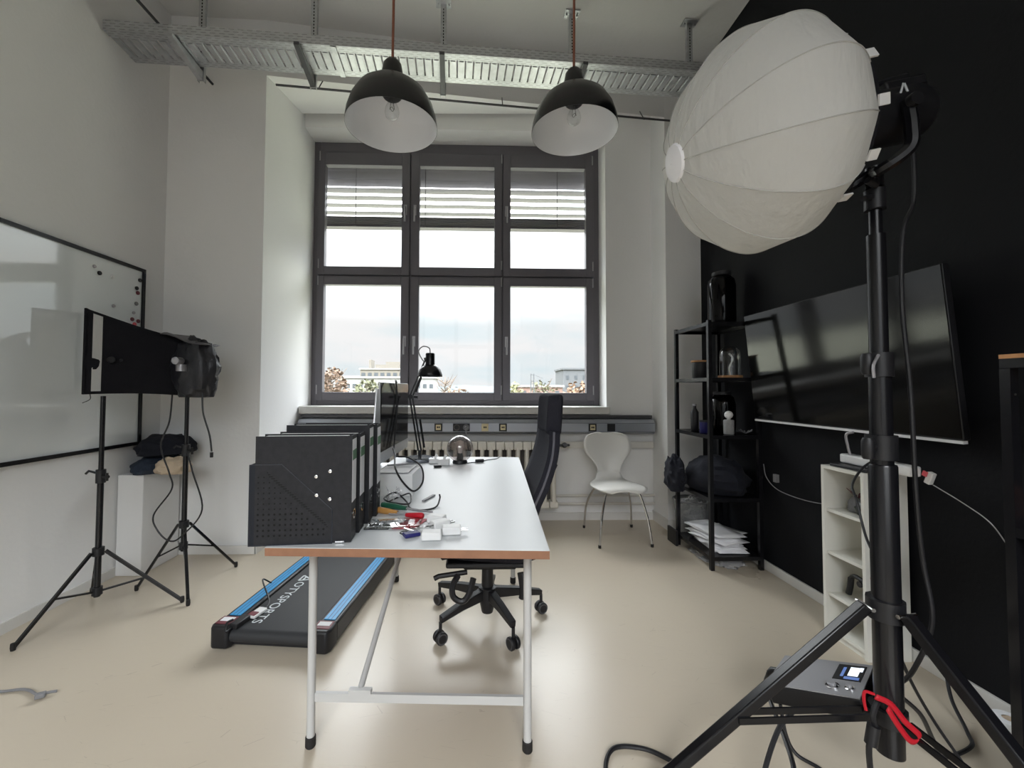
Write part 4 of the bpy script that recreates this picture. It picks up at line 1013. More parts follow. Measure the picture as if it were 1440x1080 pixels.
o = T(1.742, 2.86, 0.8935)
MB().lathe([(0.030, 0), (0.033, 0.004), (0.033, 0.095), (0.028, 0.10), (0.013, 0.102)], 24, o, cap0=True).build('body', 'concrete', fg)
MB().lathe([(0.011, 0.1025)]+[(0.027*math.sin(a), 0.134-0.027*math.cos(a)) for a in [0.45+k*(PI-0.46)/12 for k in range(13)]], 24, o).build('head', 'white_plastic', fg, ang=60)
for k, (x, y, hh, lb) in enumerate([(1.63, 3.10, 0.20, 'dark bottle with silver cap at the back of the third shelf'), (1.635, 2.98, 0.075, 'short dark blue tin at the front of the third shelf')]):
    t = thing('bottle' if k == 0 else 'tin', lb, 'bottle' if k == 0 else 'tin', (x, y, 0.8935))
    MB().lathe([(0.026, 0), (0.028, 0.003), (0.028, hh*0.7), (0.012, hh*0.85), (0.012, hh*0.93)] if k == 0 else [(0.028, 0), (0.03, 0.003), (0.03, hh)], 20, T(x, y, 0.8935), cap0=True, cap1=True).build('body', 'black' if k == 0 else 'navy', t)
    if k == 0: MB().lathe([(0.014, hh*0.931), (0.014, hh)], 16, T(x, y, 0.8935), cap0=True, cap1=True).build('cap', 'handle', t)
    else: MB().lathe([(0.031, hh+0.0005), (0.031, hh+0.012)], 20, T(x, y, 0.8935), cap0=True, cap1=True).build('lid', 'black', t)
mb = MB()
for k in range(9):
    a = k*0.7; mb.rod((1.84, 2.83, 0.903), (1.84+0.045*math.cos(a), 2.83+0.028*math.sin(a), 0.915+0.02*random.random()), 0.002, 6)
tag(mb.build('wire_ornament', 'handle'), 'small silver wire ornament beside the dark jar on the third shelf', 'ornament')
jb = thing('jacket', 'dark navy jacket stuffed on the fourth shelf, sleeve hanging out', 'jacket', (1.74, 3.02, 0.48))
blob((1.74, 3.03, 0.478), (0.36, 0.50, 0.23), 11, 0.14, 1.8, fold=0.12, flat=0.6).build('body', 'jersey', jb)
blob((1.492, 3.13, 0.45), (0.125, 0.20, 0.25), 14, 0.25, 2.2, fold=0.25, flat=0.8).build('sleeve', 'jersey', jb)
random.seed(3)
for k in range(22):
    r = random.uniform(-0.5, 0.5) if k > 6 else random.uniform(-0.12, 0.12); 
    cxp = 1.735+random.uniform(-0.03, 0.03); cyp = 3.02+random.uniform(-0.06, 0.06); zz = 0.092+k*0.0052
    rows = []
    for i in range(5):
        rows.append([Matrix.Rotation(r, 3, 'Z') @ Vector(((i/4-.5)*0.21, (j/4-.5)*0.297, 0.002*math.sin(i+j+k)+0.0015*((j-2)**2)*(1 if k > 14 else 0)*0.3)) + Vector((cxp, cyp, zz)) for j in range(5)])
    mb = MB(); mb.grid(rows); o = mb.build('paper_sheet', 'paper', solid=0.0025)
    tag(o, 'loose sheet in the untidy paper stack on the bottom shelf', 'paper', 'papers on the bottom shelf')
wbk = thing('waste_bin', 'clear waste bin standing behind the shelving unit', 'waste bin', (1.75, 3.42, 0))
MB().lathe([(0.10, 0.003), (0.105, 0.008), (0.135, 0.30), (0.138, 0.302)], 32, T(1.76, 3.415, 0), cap0=True).build('bin', 'bin', wbk, solid=0.003)
MB().lathe([(0.134, 0.295), (0.141, 0.300), (0.141, 0.308), (0.134, 0.31)], 32, T(1.76, 3.415, 0)).build('rim', 'grey', wbk)
blob((1.76, 3.415, 0.17), (0.19, 0.19, 0.14), 21, 0.3, 3, fold=0.3).build('bin_liner', 'film', wbk)
tag(blob((1.73, 3.02, 0.002), (0.26, 0.44, 0.062), 31, 0.25, 3.0, fold=0.3).build('plastic_bag', 'film'), 'crumpled clear plastic bag on the floor under the shelving unit', 'plastic bag')
o = MB().bb(1.535, 1.552, 3.215, 3.36, 0.001, 0.115).build('folder', 'black'); tag(o, 'thin black folder leaning beside the back leg of the shelving unit', 'folder')

# ------------------------------------------------------------------ television
tv = thing('television', 'large black flat screen television on the black wall', 'television', (1.86, 2.165, 1.35))
tl = math.radians(-5.6)
tmx2 = T(1.842, 2.165, 1.352) @ RY(tl)
def tpart(mb, n, m, p=None, **k):
    o = mb.build(n, m, p or tv, **k); o.data.transform(tmx2); return o
tpart(MB().bb(-0.010, 0.018, -0.602, 0.602, -0.345, 0.345), 'housing', 'black', bevel=0.003)
tpart(MB().bb(-0.012, -0.0102, -0.597, 0.597, -0.338, 0.341), 'screen', 'tvscreen')
tpart(MB().bb(-0.0135, 0.004, -0.602, 0.602, -0.358, -0.346), 'bottom_trim', 'enamel_white')
MB().bb(1.875, 1.948, 2.05, 2.28, 1.25, 1.45).build('wall_mount', 'black_metal', tv)
mb = MB(); mb.tube(smooth_path([(1.94, 2.80, 0.70), (1.93, 2.76, 0.62), (1.935, 2.66, 0.56), (1.94, 2.45, 0.55), (1.94, 2.20, 0.58)], 6), 0.003, 6)
o = mb.build('cable', 'grey'); tag(o, 'thin grey cable on the black wall below the television', 'cable')
mb = MB(); mb.box((1.938, 2.68, 0.63), (0.02, 0.03, 0.05)); mb.build('inline_box', 'grey', o)

# ------------------------------------------------------------------ small white bookcase
bc = thing('bookcase', 'narrow white open bookcase standing against the black wall', 'bookcase', (1.83, 1.96, 0))
x0, x1, y0, y1, H, t_ = 1.73, 1.93, 1.843, 2.075, 0.828, 0.016
MB().bb(x0, x1, y0, y0+t_, 0, H-t_).build('side_panel', 'bookcase', bc); MB().bb(x0, x1, y1-t_, y1, 0, H-t_).build('side_panel', 'bookcase', bc)
MB().bb(x1-0.006, x1, y0+t_, y1-t_, 0.03, H-t_).build('back_panel', 'bookcase', bc)
MB().bb(x0, x1, y0, y1, H-t_, H).build('top_panel', 'bookcase', bc); MB().bb(x0, x1-0.006, y0+t_, y1-t_, 0.03, 0.045).build('bottom_panel', 'bookcase', bc)
MB().bb(x0+0.01, x0+0.02, y0+t_, y1-t_, 0, 0.03).build('plinth', 'bookcase', bc)
for z in (0.615, 0.408, 0.205): MB().bb(x0+0.012, x1-0.006, y0+t_, y1-t_, z-0.014, z).build('shelf', 'bookcase', bc)
tag(MB().bb(1.745, 1.90, 1.845, 2.04, H+0.0005, H+0.014).build('laptop', 'black', bevel=0.003), 'closed black laptop lying on top of the white bookcase', 'laptop')
ps = thing('power_strip', 'white power strip lying on top of the white bookcase', 'power strip', (1.82, 1.87, H+0.015))
sm = T(1.82, 1.88, H+0.0375) @ RZ(math.radians(-4))
o = MB().bb(-0.027, 0.027, -0.19, 0.17, -0.022, 0.022).build('strip_body', 'white_plastic', ps, bevel=0.008); o.data.transform(sm)
mb = MB()
for k in range(4): mb.lathe([(0.019, 0), (0.018, 0.001), (0.001, 0.0011)], 18, T(0, -0.12+k*0.075, 0.0222))
o2 = mb.build('outlet', 'grey', ps); o2.data.transform(sm)
tag(cable('rod', [(1.80, 1.985, H+0.062), (1.795, 1.99, 0.93), (1.79, 1.992, 0.985), (1.80, 1.965, 1.0)], 0.006, 'handle'), 'thin grey rod standing upright behind the power strip', 'rod')
dg = thing('plug_adapter', 'small white and pink plug dangling right of the power strip', 'plug', (1.83, 1.65, 0.83))
mb = MB(); mb.box((1.84, 1.665, 0.845), (0.02, 0.022, 0.05), rot=Matrix.Rotation(0.35, 3, 'X')); mb.build('body', 'white_plastic', dg, bevel=0.003)
mb = MB(); mb.box((1.826, 1.672, 0.862), (0.006, 0.016, 0.02), rot=Matrix.Rotation(0.35, 3, 'X')); mb.build('sticker', 'pink', dg)
cable('lead', [(1.84, 1.655, 0.82), (1.90, 1.60, 0.76), (1.943, 1.55, 0.70), (1.943, 1.49, 0.62), (1.943, 1.42, 0.55)], 0.002, 'handle', dg)
# things in the bookcase
bw = thing('bowl', 'dark green bowl of odds and ends on the upper bookcase shelf', 'bowl', (1.80, 1.91, 0.617))
MB().lathe([(0.028, 0), (0.032, 0.004), (0.042, 0.03), (0.044, 0.035)], 24, T(1.81, 1.915, 0.617), cap0=True).build('bowl', mat('dark_green_glaze', (0.02, 0.03, 0.018, 1), 0.4), bw, solid=0.003)
o = blob((1.81, 1.915, 0.64), (0.07, 0.07, 0.045), 17, 0.3, 3); o.build('contents', 'grey', bw)
bu = thing('dried_twigs', 'bunch of dark red dried twigs on the upper bookcase shelf', 'twigs', (1.82, 1.98, 0.6155))
blob((1.83, 1.985, 0.618), (0.06, 0.085, 0.07), 19, 0.2, 3).build('base', 'grey', bu)
mb = MB()
for k in range(14):
    a = random.uniform(0, 6.28); rr = random.uniform(0.02, 0.045)
    mb.tube(smooth_path([(1.83, 1.985, 0.67), (1.83+rr*0.5*math.cos(a), 1.985+rr*.5*math.sin(a), 0.70), (1.83+rr*math.cos(a), 1.985+rr*1.2*math.sin(a), 0.70+random.uniform(-.01, .025))], 3), 0.0018, 5)
mb.build('twig', 'darkred', bu)
gm = thing('phone_gimbal', 'black folding phone gimbal on the lower bookcase shelf', 'gimbal', (1.80, 1.95, 0.2055))
mb = MB(); mb.tube(smooth_path([(1.80, 2.01, 0.2195), (1.80, 2.0, 0.26), (1.80, 1.995, 0.30)], 4), 0.0125, 10); mb.build('grip', 'black', gm)
mb = MB(); mb.tube(smooth_path([(1.80, 1.995, 0.30), (1.80, 1.975, 0.318), (1.80, 1.93, 0.312), (1.80, 1.905, 0.30)], 4), 0.010, 10); mb.lathe([(0.014, -0.012), (0.014, 0.012)], 14, frame_to((1, 0, 0), (1.80, 1.94, 0.295)), cap0=True, cap1=True); mb.build('arm', 'black', gm)
mb = MB(); mb.rod((1.80, 1.905, 0.30), (1.80, 1.90, 0.2085), 0.008); mb.build('clamp', 'black', gm)

# ------------------------------------------------------------------ big lantern softbox and its stand
PX, PY = 1.182, 1.20
ls = thing('lantern_stand', 'tall heavy black light stand carrying the big white lantern', 'light stand', (PX, PY, 0))
pb_ = Vector((PX, PY, 0))
MB().lathe([(0.02, 0.163), (0.033, 0.168), (0.033, 0.98), (0.031, 0.985)], 28, T(PX+0.003, PY, 0), cap0=True, cap1=True).build('lower_pole', 'black_metal', ls)
MB().lathe([(0.0265, 0.986), (0.0265, 1.30)], 28, T(PX+0.001, PY, 0), cap0=True, cap1=True).build('middle_pole', 'black_metal', ls)
MB().lathe([(0.0225, 1.301), (0.0225, 1.66), (0.0155, 1.662), (0.0155, 1.80)], 24, T(PX, PY, 0), cap0=True, cap1=True).build('upper_pole', 'black_metal', ls)
for z, r in ((1.275, 0.034), (1.035, 0.038)):
    mb = MB(); mb.rod((PX, PY, z-0.035), (PX, PY, z+0.035), r)
    mb.rod((PX-r+0.004, PY-0.012, z), (PX-r-0.03, PY-0.03, z), 0.010); mb.lathe([(0.012, -0.03), (0.016, -0.02), (0.016, 0.02), (0.012, 0.03)], 12, T(PX-r-0.03, PY-0.03, z), cap0=True, cap1=True)
    mb.build('clamp', 'black', ls)
mb = MB(); mb.tube(smooth_path([(PX-0.05, PY-0.05, 1.30), (PX-0.07, PY-0.055, 1.27), (PX-0.07, PY-0.055, 1.235)], 4), 0.004, 8); mb.build('clamp_lever', 'handle', ls)
MB().rod((PX, PY, 0.545), (PX, PY, 0.60), 0.045).build('collar', 'black', ls)
MB().rod((PX, PY, 0.255), (PX, PY, 0.295), 0.044).build('hub', 'black', ls)
for ang, rr in ((174, 0.66), (-83, 0.66), (44, 0.64)):
    a = math.radians(ang); d = Vector((math.cos(a), math.sin(a), 0)); sd = Vector((-d.y, d.x, 0))
    top = pb_+d*0.055+Vector((0, 0, 0.578)); bot = pb_+d*rr+Vector((0, 0, 0.016))
    mb = MB(); mb.bar(top, bot, 0.032, 0.030); o = mb.build('leg', 'black_metal', ls, bevel=0.005)
    MB().lathe([(0.015, 0), (0.019, 0.003), (0.019, 0.03)], 14, T(bot.x, bot.y, 0), cap0=True, cap1=True).build('rubber_foot', 'rubber', o)
    mid = top.lerp(bot, 0.60)
    mb = MB()
    for s2 in (-1, 1): mb.bar(pb_+d*0.045+sd*0.016*s2+Vector((0, 0, 0.275)), mid+sd*0.018*s2, 0.006, 0.018)
    mb.build('brace', 'black_metal', ls)
    mb = MB(); mb.rod(top-sd*0.03, top+sd*0.03, 0.006); mb.build('leg_bolt', 'chrome', ls)

ax = Vector((-0.9776, 0.034, -0.2079)).normalized()
cap = Vector((0.582, 1.20, 1.866)); Llen = 0.39
LN = thing('lantern_softbox', 'huge white ribbed lantern softbox on the tall black stand', 'softbox', tuple(cap-ax*Llen))
up_ = (Vector((0, 0, 1))-ax*ax.z).normalized(); sd_ = ax.cross(up_)
ctrl = [(a_*0.39, b_*0.305) for a_, b_ in [(0, .17), (.02, .29), (.08, .48), (.18, .68), (.32, .86), (.46, .96), (.58, 1), (.7, .99), (.82, .93), (.92, .84), (1, .75)]]
cs = smooth_path([(a, b, 0) for a, b in ctrl], 5)
NR = 12; SUB = 8
def lrad(base, k):        # fabric sags a little between the ribs
    fr_ = (k % SUB)/SUB
    return base*(1-0.030*math.sin(PI*fr_))
rows = []
for p in cs:
    row = []
    for k in range(NR*SUB+1):
        th = 2*PI*k/(NR*SUB)+0.20
        r = lrad(p.y, k)
        row.append(cap-ax*p.x+(up_*math.cos(th)+sd_*math.sin(th))*r)
    rows.append(row)
mb = MB(); mb.grid(rows); mb.build('diffuser', 'lantern', LN, ang=20)
mb = MB()
for k in range(NR):
    th = 2*PI*k/NR+0.20
    pts = [cap-ax*p.x+(up_*math.cos(th)+sd_*math.sin(th))*(p.y+0.0006) for p in cs]
    mb.tube(pts, 0.0016, 6)
mb.build('rib_seam', 'seam', LN)
MB().lathe([(0.001, 0.012), (0.03, 0.011), (0.050, 0.006), (0.056, -0.004)], 32, frame_to(ax, cap)).build('front_cap', mat('bright_white_cloth', (0.86, 0.86, 0.9, 1), 0.8), LN)
back = cap-ax*Llen
MB().lathe([(0.224, -0.001), (0.228, 0.004), (0.20, 0.018), (0.12, 0.08), (0.082, 0.115)], 48, frame_to(-ax, back)).build('back_cover', 'black_fabric', LN)
for k in range(NR):
    th = 2*PI*k/NR+0.2+0.1
    dr_ = (up_*math.cos(th)+sd_*math.sin(th)).normalized(); p = back+dr_*0.232
    mb = MB(); mb.bar(p+ax*0.004, p-ax*0.022, 0.026, 0.005, up=tuple(dr_)); mb.build('fabric_tab', 'white_plastic', LN)
lh = thing('led_light', 'black studio LED lamp head mounted behind the white lantern', 'studio light', tuple(back-ax*0.15))
hm = frame_to(-ax, back-ax*0.118)
MB().lathe([(0.07, 0), (0.078, 0.005), (0.078, 0.19), (0.07, 0.21), (0.05, 0.215)], 32, hm, cap0=True, cap1=True).build('housing', 'black', lh)
c0 = back-ax*0.215
mb = MB(); a0 = c0+up_*0.085-ax*(-0.06); a1 = c0+up_*0.095-ax*0.10
mb.tube(smooth_path([c0+up_*0.078+ax*0.03, c0+up_*0.10+ax*0.03, c0+up_*0.105-ax*0.05, c0+up_*0.108-ax*0.11], 4), [0.012]*9+[0.014]*4, 10); mb.build('top_handle', 'black', lh)
mb = MB(); mb.box(c0+up_*0.08-ax*0.08, (0.12, 0.06, 0.03), rot=Matrix((-ax, sd_, up_)).transposed()); mb.build('top_rail', 'black', lh, bevel=0.006)
# white chevron mark on the near side of the housing
cm = Vector((0, -1, 0)); pc = c0-ax*0.01+Vector((0, -0.070, 0.046))
mb = MB(); mb.bar(pc+Vector((-0.010, 0, -0.016)), pc+Vector((-0.001, 0, 0.014)), 0.002, 0.005, up=(1, 0, 0)); mb.bar(pc+Vector((0.0125, 0, -0.016)), pc+Vector((0.001, 0, 0.014)), 0.002, 0.006, up=(1, 0, 0)); mb.build('logo', 'print', lh)
yk = MB(); yc = c0
for s2 in (-1, 1):
    yk.tube(smooth_path([yc+Vector((0.0, 0.088*s2, 0.0)), yc+Vector((0.005, 0.092*s2, -0.08)), yc+Vector((0.0, 0.088*s2, -0.135)), yc+Vector((-0.045, 0.05*s2, -0.175)), Vector((PX, PY, 1.85))], 5), 0.016, 8)
yk.rod((PX, PY, 1.802), (PX, PY, 1.862), 0.022)
yk.build('yoke', 'black_metal', lh)
mb = MB()
mb.rod((PX-0.02, PY-0.01, 1.77), (PX-0.065, PY-0.03, 1.755), 0.008); mb.rod((PX-0.015, PY-0.02, 1.80), (PX-0.05, PY-0.03, 1.81), 0.010); mb.rod((PX, PY, 1.735), (PX, PY, 1.795), 0.026); mb.build('tilt_clamp', 'black', lh)
MB().rod(yc+Vector((0, -0.098, -0.01)), yc+Vector((0, -0.115, -0.01)), 0.018).build('tilt_knob', 'black', lh)
hd = c0-ax*0.09+Vector((0, 0, -0.05))
cb = cable('cable', [tuple(hd), (hd.x+0.02, PY-0.02, 1.98), (hd.x+0.01, PY-0.03, 1.90), (1.28, PY-0.02, 1.76), (1.235, PY-0.03, 1.66), (1.225, PY-0.03, 1.45), (1.232, PY-0.04, 1.20), (1.235, PY-0.045, 0.90), (1.265, PY-0.03, 0.72), (1.265, PY-0.05, 0.56), (1.262, PY+0.0, 0.40), (1.262, PY+0.05, 0.32), (1.245, PY+0.065, 0.29)], 0.006, 'black', n=10)
tag(cb, 'thick black lamp cable running from the LED head down the tall stand', 'cable')
cb = cable('cable', [(1.84, 1.86, 0.905), (1.79, 1.83, 0.90), (1.71, 1.82, 0.86), (1.64, 1.80, 0.79), (1.62, 1.76, 0.73), (1.60, 1.70, 0.60), (1.55, 1.60, 0.53), (1.44, 1.46, 0.46), (1.36, 1.34, 0.42), (1.28, 1.27, 0.36)], 0.005, 'black', n=8)
tag(cb, 'black cable drooping in front of the white bookcase', 'cable')
tag(blob((1.50, 1.545, 0.475), (0.05, 0.035, 0.05), 41, 0.25, 3, flat=0.9).build('cable_tie', 'red'), 'red velcro cable tie on the cable before the bookcase', 'cable tie')

# controller box hanging from the stand
pTL = Vector((0.806*1.27, 1.40, 1.2-0.632*1.40)); pTL = Vector((1.034, 1.40, 0.315))
cbx = thing('light_controller', 'grey metal light control box with small lit screen at the foot of the stand', 'controller', (1.05, 1.33, 0.30))
u_ = Vector((0.536, -0.7685, 0.3496)).normalized(); v0 = Vector((-0.7976, -0.5966, -0.0885)); v_ = (v0-u_*v0.dot(u_)).normalized(); n_ = v_.cross(u_)*-1.0
if n_.z < 0: n_ = -n_
TLc = Vector((1.142, 1.550, 0.221))
CW, CH = 0.267, 0.200
rm3 = Matrix((u_, v_, n_)).transposed()
def cpt(a, b, h): return TLc+u_*a+v_*b+n_*h
mb = MB(); mb.box(cpt(CW/2, CH/2, -0.03), (CW, CH, 0.058), rot=rm3); mb.build('case', 'black', cbx, bevel=0.004)
mb = MB(); mb.box(cpt(CW/2, CH/2, 0.0005), (CW-0.004, CH-0.004, 0.003), rot=rm3); fp = mb.build('front_plate', 'led_face', cbx)
mb = MB(); mb.box(cpt(CW*0.80, CH*0.33, 0.0028), (CW*0.28, CH*0.46, 0.0015), rot=rm3); sc_ = mb.build('screen', 'black', fp)
mb = MB(); mb.box(cpt(CW*0.845, CH*0.30, 0.0040), (CW*0.10, CH*0.26, 0.0006), rot=rm3); mb.box(cpt(CW*0.905, CH*0.22, 0.0040), (CW*0.035, CH*0.12, 0.0006), rot=rm3); mb.build('lit_digits', 'lcd_white', sc_)
mb = MB(); mb.box(cpt(CW*0.845, CH*0.50, 0.0040), (CW*0.15, CH*0.07, 0.0006), rot=rm3); mb.box(cpt(CW*0.74, CH*0.33, 0.0040), (CW*0.03, CH*0.28, 0.0006), rot=rm3); mb.build('lit_bar', 'lcd_blue', sc_)
for bx_, rr in ((0.70, 0.019), (0.87, 0.013)):
    o = MB().lathe([(rr, 0), (rr, 0.003), (rr*0.75, 0.004)], 24, frame_to(n_, cpt(CW*bx_, CH*0.77, 0.0021)), cap0=True).build('dial_ring', 'chrome', fp)
    MB().lathe([(rr*0.6, 0.001), (rr*0.6, 0.010), (rr*0.45, 0.012)], 20, frame_to(n_, cpt(CW*bx_, CH*0.77, 0.0021)), cap1=True).build('dial', 'led_face', o)
mb = MB(); mb.tube([cpt(-0.001, CH*0.3, -0.03), cpt(-0.035, CH*0.3, -0.028), cpt(-0.05, CH*0.33, -0.035)], [0.014, 0.013, 0.008], 12); mb.build('connector', 'black', cbx)
mb = MB(); mb.tube(smooth_path([cpt(CW*0.55, CH*0.5, -0.0595), cpt(CW*0.70, CH*0.75, -0.085), Vector((PX-0.047, PY+0.01, 0.275))], 4), 0.010, 8); mb.build('hanging_clamp', 'black', cbx)
e0 = cpt(-0.05, CH*0.33, -0.035)
tag(cable('cable', [tuple(e0), (e0.x-0.02, e0.y-0.02, e0.z-0.05), (0.92, 1.22, 0.10), (0.86, 1.24, 0.012), (0.72, 1.28, 0.008), (0.62, 1.38, 0.008), (0.55, 1.42, 0.008), (0.46, 1.42, 0.008), (0.41, 1.34, 0.008), (0.42, 1.24, 0.008), (0.45, 1.16, 0.008)], 0.007, 'black', n=10), 'black cable curling over the floor left of the lantern stand', 'cable')
tag(cable('cable', [(0.985, 1.31, 0.20), (0.93, 1.30, 0.15), (0.85, 1.25, 0.06), (0.82, 1.20, 0.009), (0.78, 1.12, 0.009), (0.70, 1.02, 0.009), (0.62, 0.95, 0.009)], 0.007, 'black', n=10), 'black cable leaving the control box towards the bottom edge', 'cable')
tag(cable('cable', [(1.02, 1.41, 0.15), (1.03, 1.40, 0.06), (1.05, 1.38, 0.012), (1.09, 1.33, 0.007), (1.12, 1.24, 0.007), (1.15, 1.15, 0.007), (1.21, 1.135, 0.007), (1.235, 1.18, 0.007), (1.22, 1.24, 0.02)], 0.0055, 'black', n=10), 'black cable looping around the bottom end of the tall stand', 'cable')
tag(cable('cable', [(1.24, 1.22, 0.31), (1.32, 1.24, 0.24), (1.42, 1.30, 0.12), (1.52, 1.36, 0.012), (1.66, 1.40, 0.008), (1.72, 1.46, 0.008), (1.78, 1.56, 0.05), (1.82, 1.60, 0.12), (1.85, 1.54, 0.06), (1.82, 1.51, 0.02)], 0.006, 'black', n=10), 'black cable from the stand towards the white roll by the wall', 'cable')
tag(cable('cable', [(1.25, 1.24, 0.44), (1.34, 1.28, 0.30), (1.44, 1.31, 0.16), (1.50, 1.27, 0.04), (1.48, 1.22, 0.009), (1.42, 1.18, 0.012)], 0.0045, 'black', n=10), 'thin black cable arching right of the tall stand', 'cable')
rs = thing('red_strap', 'red nylon strap looped beside the control box', 'strap', (1.20, 1.14, 0.30))
rows = []
loop = smooth_path([(1.075, 1.125, 0.378), (1.11, 1.12, 0.362), (1.145, 1.115, 0.318), (1.176, 1.11, 0.288), (1.170, 1.11, 0.272), (1.15, 1.11, 0.275), (1.122, 1.112, 0.312), (1.10, 1.118, 0.352)], 6)
mb = MB(); mb.grid([[p+Vector((w*0.7, 0, w)) for w in (-0.006, 0.006)] for p in loop]); mb.build('webbing', 'red', rs, solid=0.003)
mb = MB(); mb.tube(smooth_path([(1.072, 1.126, 0.384), (1.05, 1.13, 0.388), (1.047, 1.13, 0.365), (1.052, 1.13, 0.34)], 4), 0.004, 6); mb.build('strap_end', 'red', rs)
mb = MB(); mb.tube(smooth_path([(1.105, 1.152, 0.345), (1.088, 1.148, 0.31), (1.094, 1.148, 0.27), (1.072, 1.145, 0.23), (1.078, 1.145, 0.12), (1.082, 1.145, 0.03)], 5), 0.007, 8); mb.rod((1.090, 1.148, 0.285), (1.080, 1.148, 0.235), 0.015)
tag(mb.build('cord_grip', 'black'), 'black cord with grip hanging at the foot of the tall stand', 'cord')

# ------------------------------------------------------------------ right edge: black shelf with wooden top, roll
rsf = thing('side_shelf', 'black metal side shelf with wooden top at the right edge', 'shelf', (1.68, 1.0, 0))
MB().bb(1.522, 1.94, 0.30, 1.182, 1.293, 1.305).build('top_board', 'board_wood', rsf)
for x, y in ((1.535, 1.17), (1.925, 1.17), (1.535, 0.32), (1.925, 0.32)):
    MB().bb(x-0.0125, x+0.0125, y-0.0125, y+0.0125, 0, 1.264).build('post', 'black_metal', rsf)
for z in (1.279, 0.20, 0.80):
    mb = MB(); mb.bb(1.523, 1.937, 1.158, 1.182, z-0.0135, z+0.0135); mb.bb(1.523, 1.937, 0.308, 0.332, z-0.0135, z+0.0135); mb.bb(1.523, 1.547, 0.332, 1.158, z-0.0135, z+0.0135); mb.bb(1.913, 1.937, 0.332, 1.158, z-0.0135, z+0.0135)
    o = mb.build('shelf_frame', 'black_metal', rsf)
    if z < 1: MB().bb(1.547, 1.913, 0.332, 1.158, z+0.004, z+0.0135).build('shelf_board', 'black_metal', o)
mb = MB(); mb.lathe([(0.004, 0), (0.0001, 0.0003)], 10, frame_to((0, -1, 0), (1.536, 1.157, 1.19))); mb.build('bolt_hole', 'hole', rsf)
cbw = thing('wire_ball', 'ball of copper wire on the side shelf at the right edge', 'wire', (1.62, 1.05, 0.8135))
mb = MB()
for k in range(10):
    a = random.random()*3; b = random.random()*3; m3 = Matrix.Rotation(a, 3, 'X') @ Matrix.Rotation(b, 3, 'Y')
    mb.tube([Vector((1.625, 1.06, 0.865))+m3 @ Vector((0.05*math.cos(t), 0.05*math.sin(t), 0)) for t in [q*PI/10 for q in range(20)]], 0.0015, 5, closed=True)
mb.build('wire', 'copper', cbw)
rl = thing('paper_roll', 'white paper roll standing on the floor by the black wall', 'paper roll', (1.80, 1.42, 0))
MB().lathe([(0.018, 0.0), (0.043, 0.0), (0.045, 0.003), (0.045, 0.072), (0.043, 0.075), (0.018, 0.075)], 28, T(1.835, 1.43, 0.0)).build('roll', 'paper', rl)
MB().lathe([(0.0175, 0.002), (0.0175, 0.074)], 20, T(1.835, 1.43, 0))  .build('core', 'beige_cloth', rl, solid=0.001)
# loose white cable on the floor at left
tag(cable('cable', [(-2.05, 1.70, 0.006), (-1.93, 1.735, 0.006), (-1.86, 1.735, 0.006), (-1.78, 1.745, 0.006), (-1.70, 1.712, 0.008), (-1.672, 1.70, 0.012), (-1.665, 1.712, 0.014), (-1.640, 1.728, 0.010)], 0.005, 'grey', n=8), 'thin grey cable lying on the floor at the left edge', 'cable')
o = MB().box((-1.675, 1.70, 0.014), (0.03, 0.022, 0.018), rot=Matrix.Rotation(0.5, 3, 'Z')).build('plug', 'grey', bevel=0.004); tag(o, 'grey connector at the end of the floor cable at left', 'connector')

# ------------------------------------------------------------------ the view outside
struct(MB().bb(-400, 400, 5.5, 900, -10.2, -10).build('ground', mat('outside_ground', (0.16, 0.16, 0.12, 1), 0.9)))
M['render_w'] = mat('pale_render', (0.17, 0.17, 0.165, 1), 0.9)
M['render_b'] = mat('beige_render', (0.105, 0.095, 0.08, 1), 0.9)
M['render_g'] = mat('grey_render', (0.06, 0.063, 0.067, 1), 0.9)
M['brick'] = mat('red_brick', (0.13, 0.085, 0.07, 1), 0.9)
M['winglass'] = mat('far_window', (0.04, 0.045, 0.05, 1), 0.3)
M['bark'] = mat('bark', (0.10, 0.075, 0.055, 1), 0.9)
def building(label, x0, x1, y0, y1, z1, wallm, nx, zs, roof=None, ww=0.9, wh=1.3):
    b = thing('building', label, 'building', ((x0+x1)/2, (y0+y1)/2, -10))
    MB().bb(x0, x1, y0, y1, -10, z1).build('walls', wallm, b)
    MB().bb(x0-0.3, x1+0.3, y0-0.3, y1+0.3, z1, z1+0.4).build('roof', 'render_w' if wallm != 'render_g' else 'render_g', b)
    for z in zs:
        for i in range(nx):
            x = x0+(i+0.5)*(x1-x0)/nx
            MB().bb(x-ww, x+ww, y0-0.06, y0-0.005, z, z+wh).build('window', 'winglass', b)
    if roof:
        mb = MB()
        for (rx0, rx1, h) in roof: mb.bb(rx0, rx1, y0+1, y0+5, z1+0.4, z1+0.4+h)
        mb.build('roof_structure', wallm, b)
    return b
building('beige apartment block with roof structures seen through the left pane', -33.0, -20.5, 120, 130, 6.6, 'render_b', 7, (4.6, 2.2), [(-30.8, -30.2, 2.5), (-29, -26, 1.1), (-26, -22, 1.9)], 0.55, 1.1)
building('long white terraced building seen low through the left and middle panes', -28.0, -9.0, 90, 98, 3.4, 'render_w', 14, (1.3, -1.2), None, 0.4, 0.9)
building('pale house at the far left behind the bare tree', -42.0, -33.5, 125, 133, 4.6, 'render_w', 4, (2.6, 0.4), None, 0.6, 1.1)
building('grey block shaped building seen through the right pane', 20.8, 31.0, 100, 110, 5.9, 'render_g', 5, (3.6, 1.2), None, 0.35, 0.9)
building('low pink brick shed seen low through the right pane', 8.0, 16.5, 80, 86, 1.6, 'brick', 4, (0.2,), None, 0.4, 0.7)
hl = MB(); hr = [[], []]
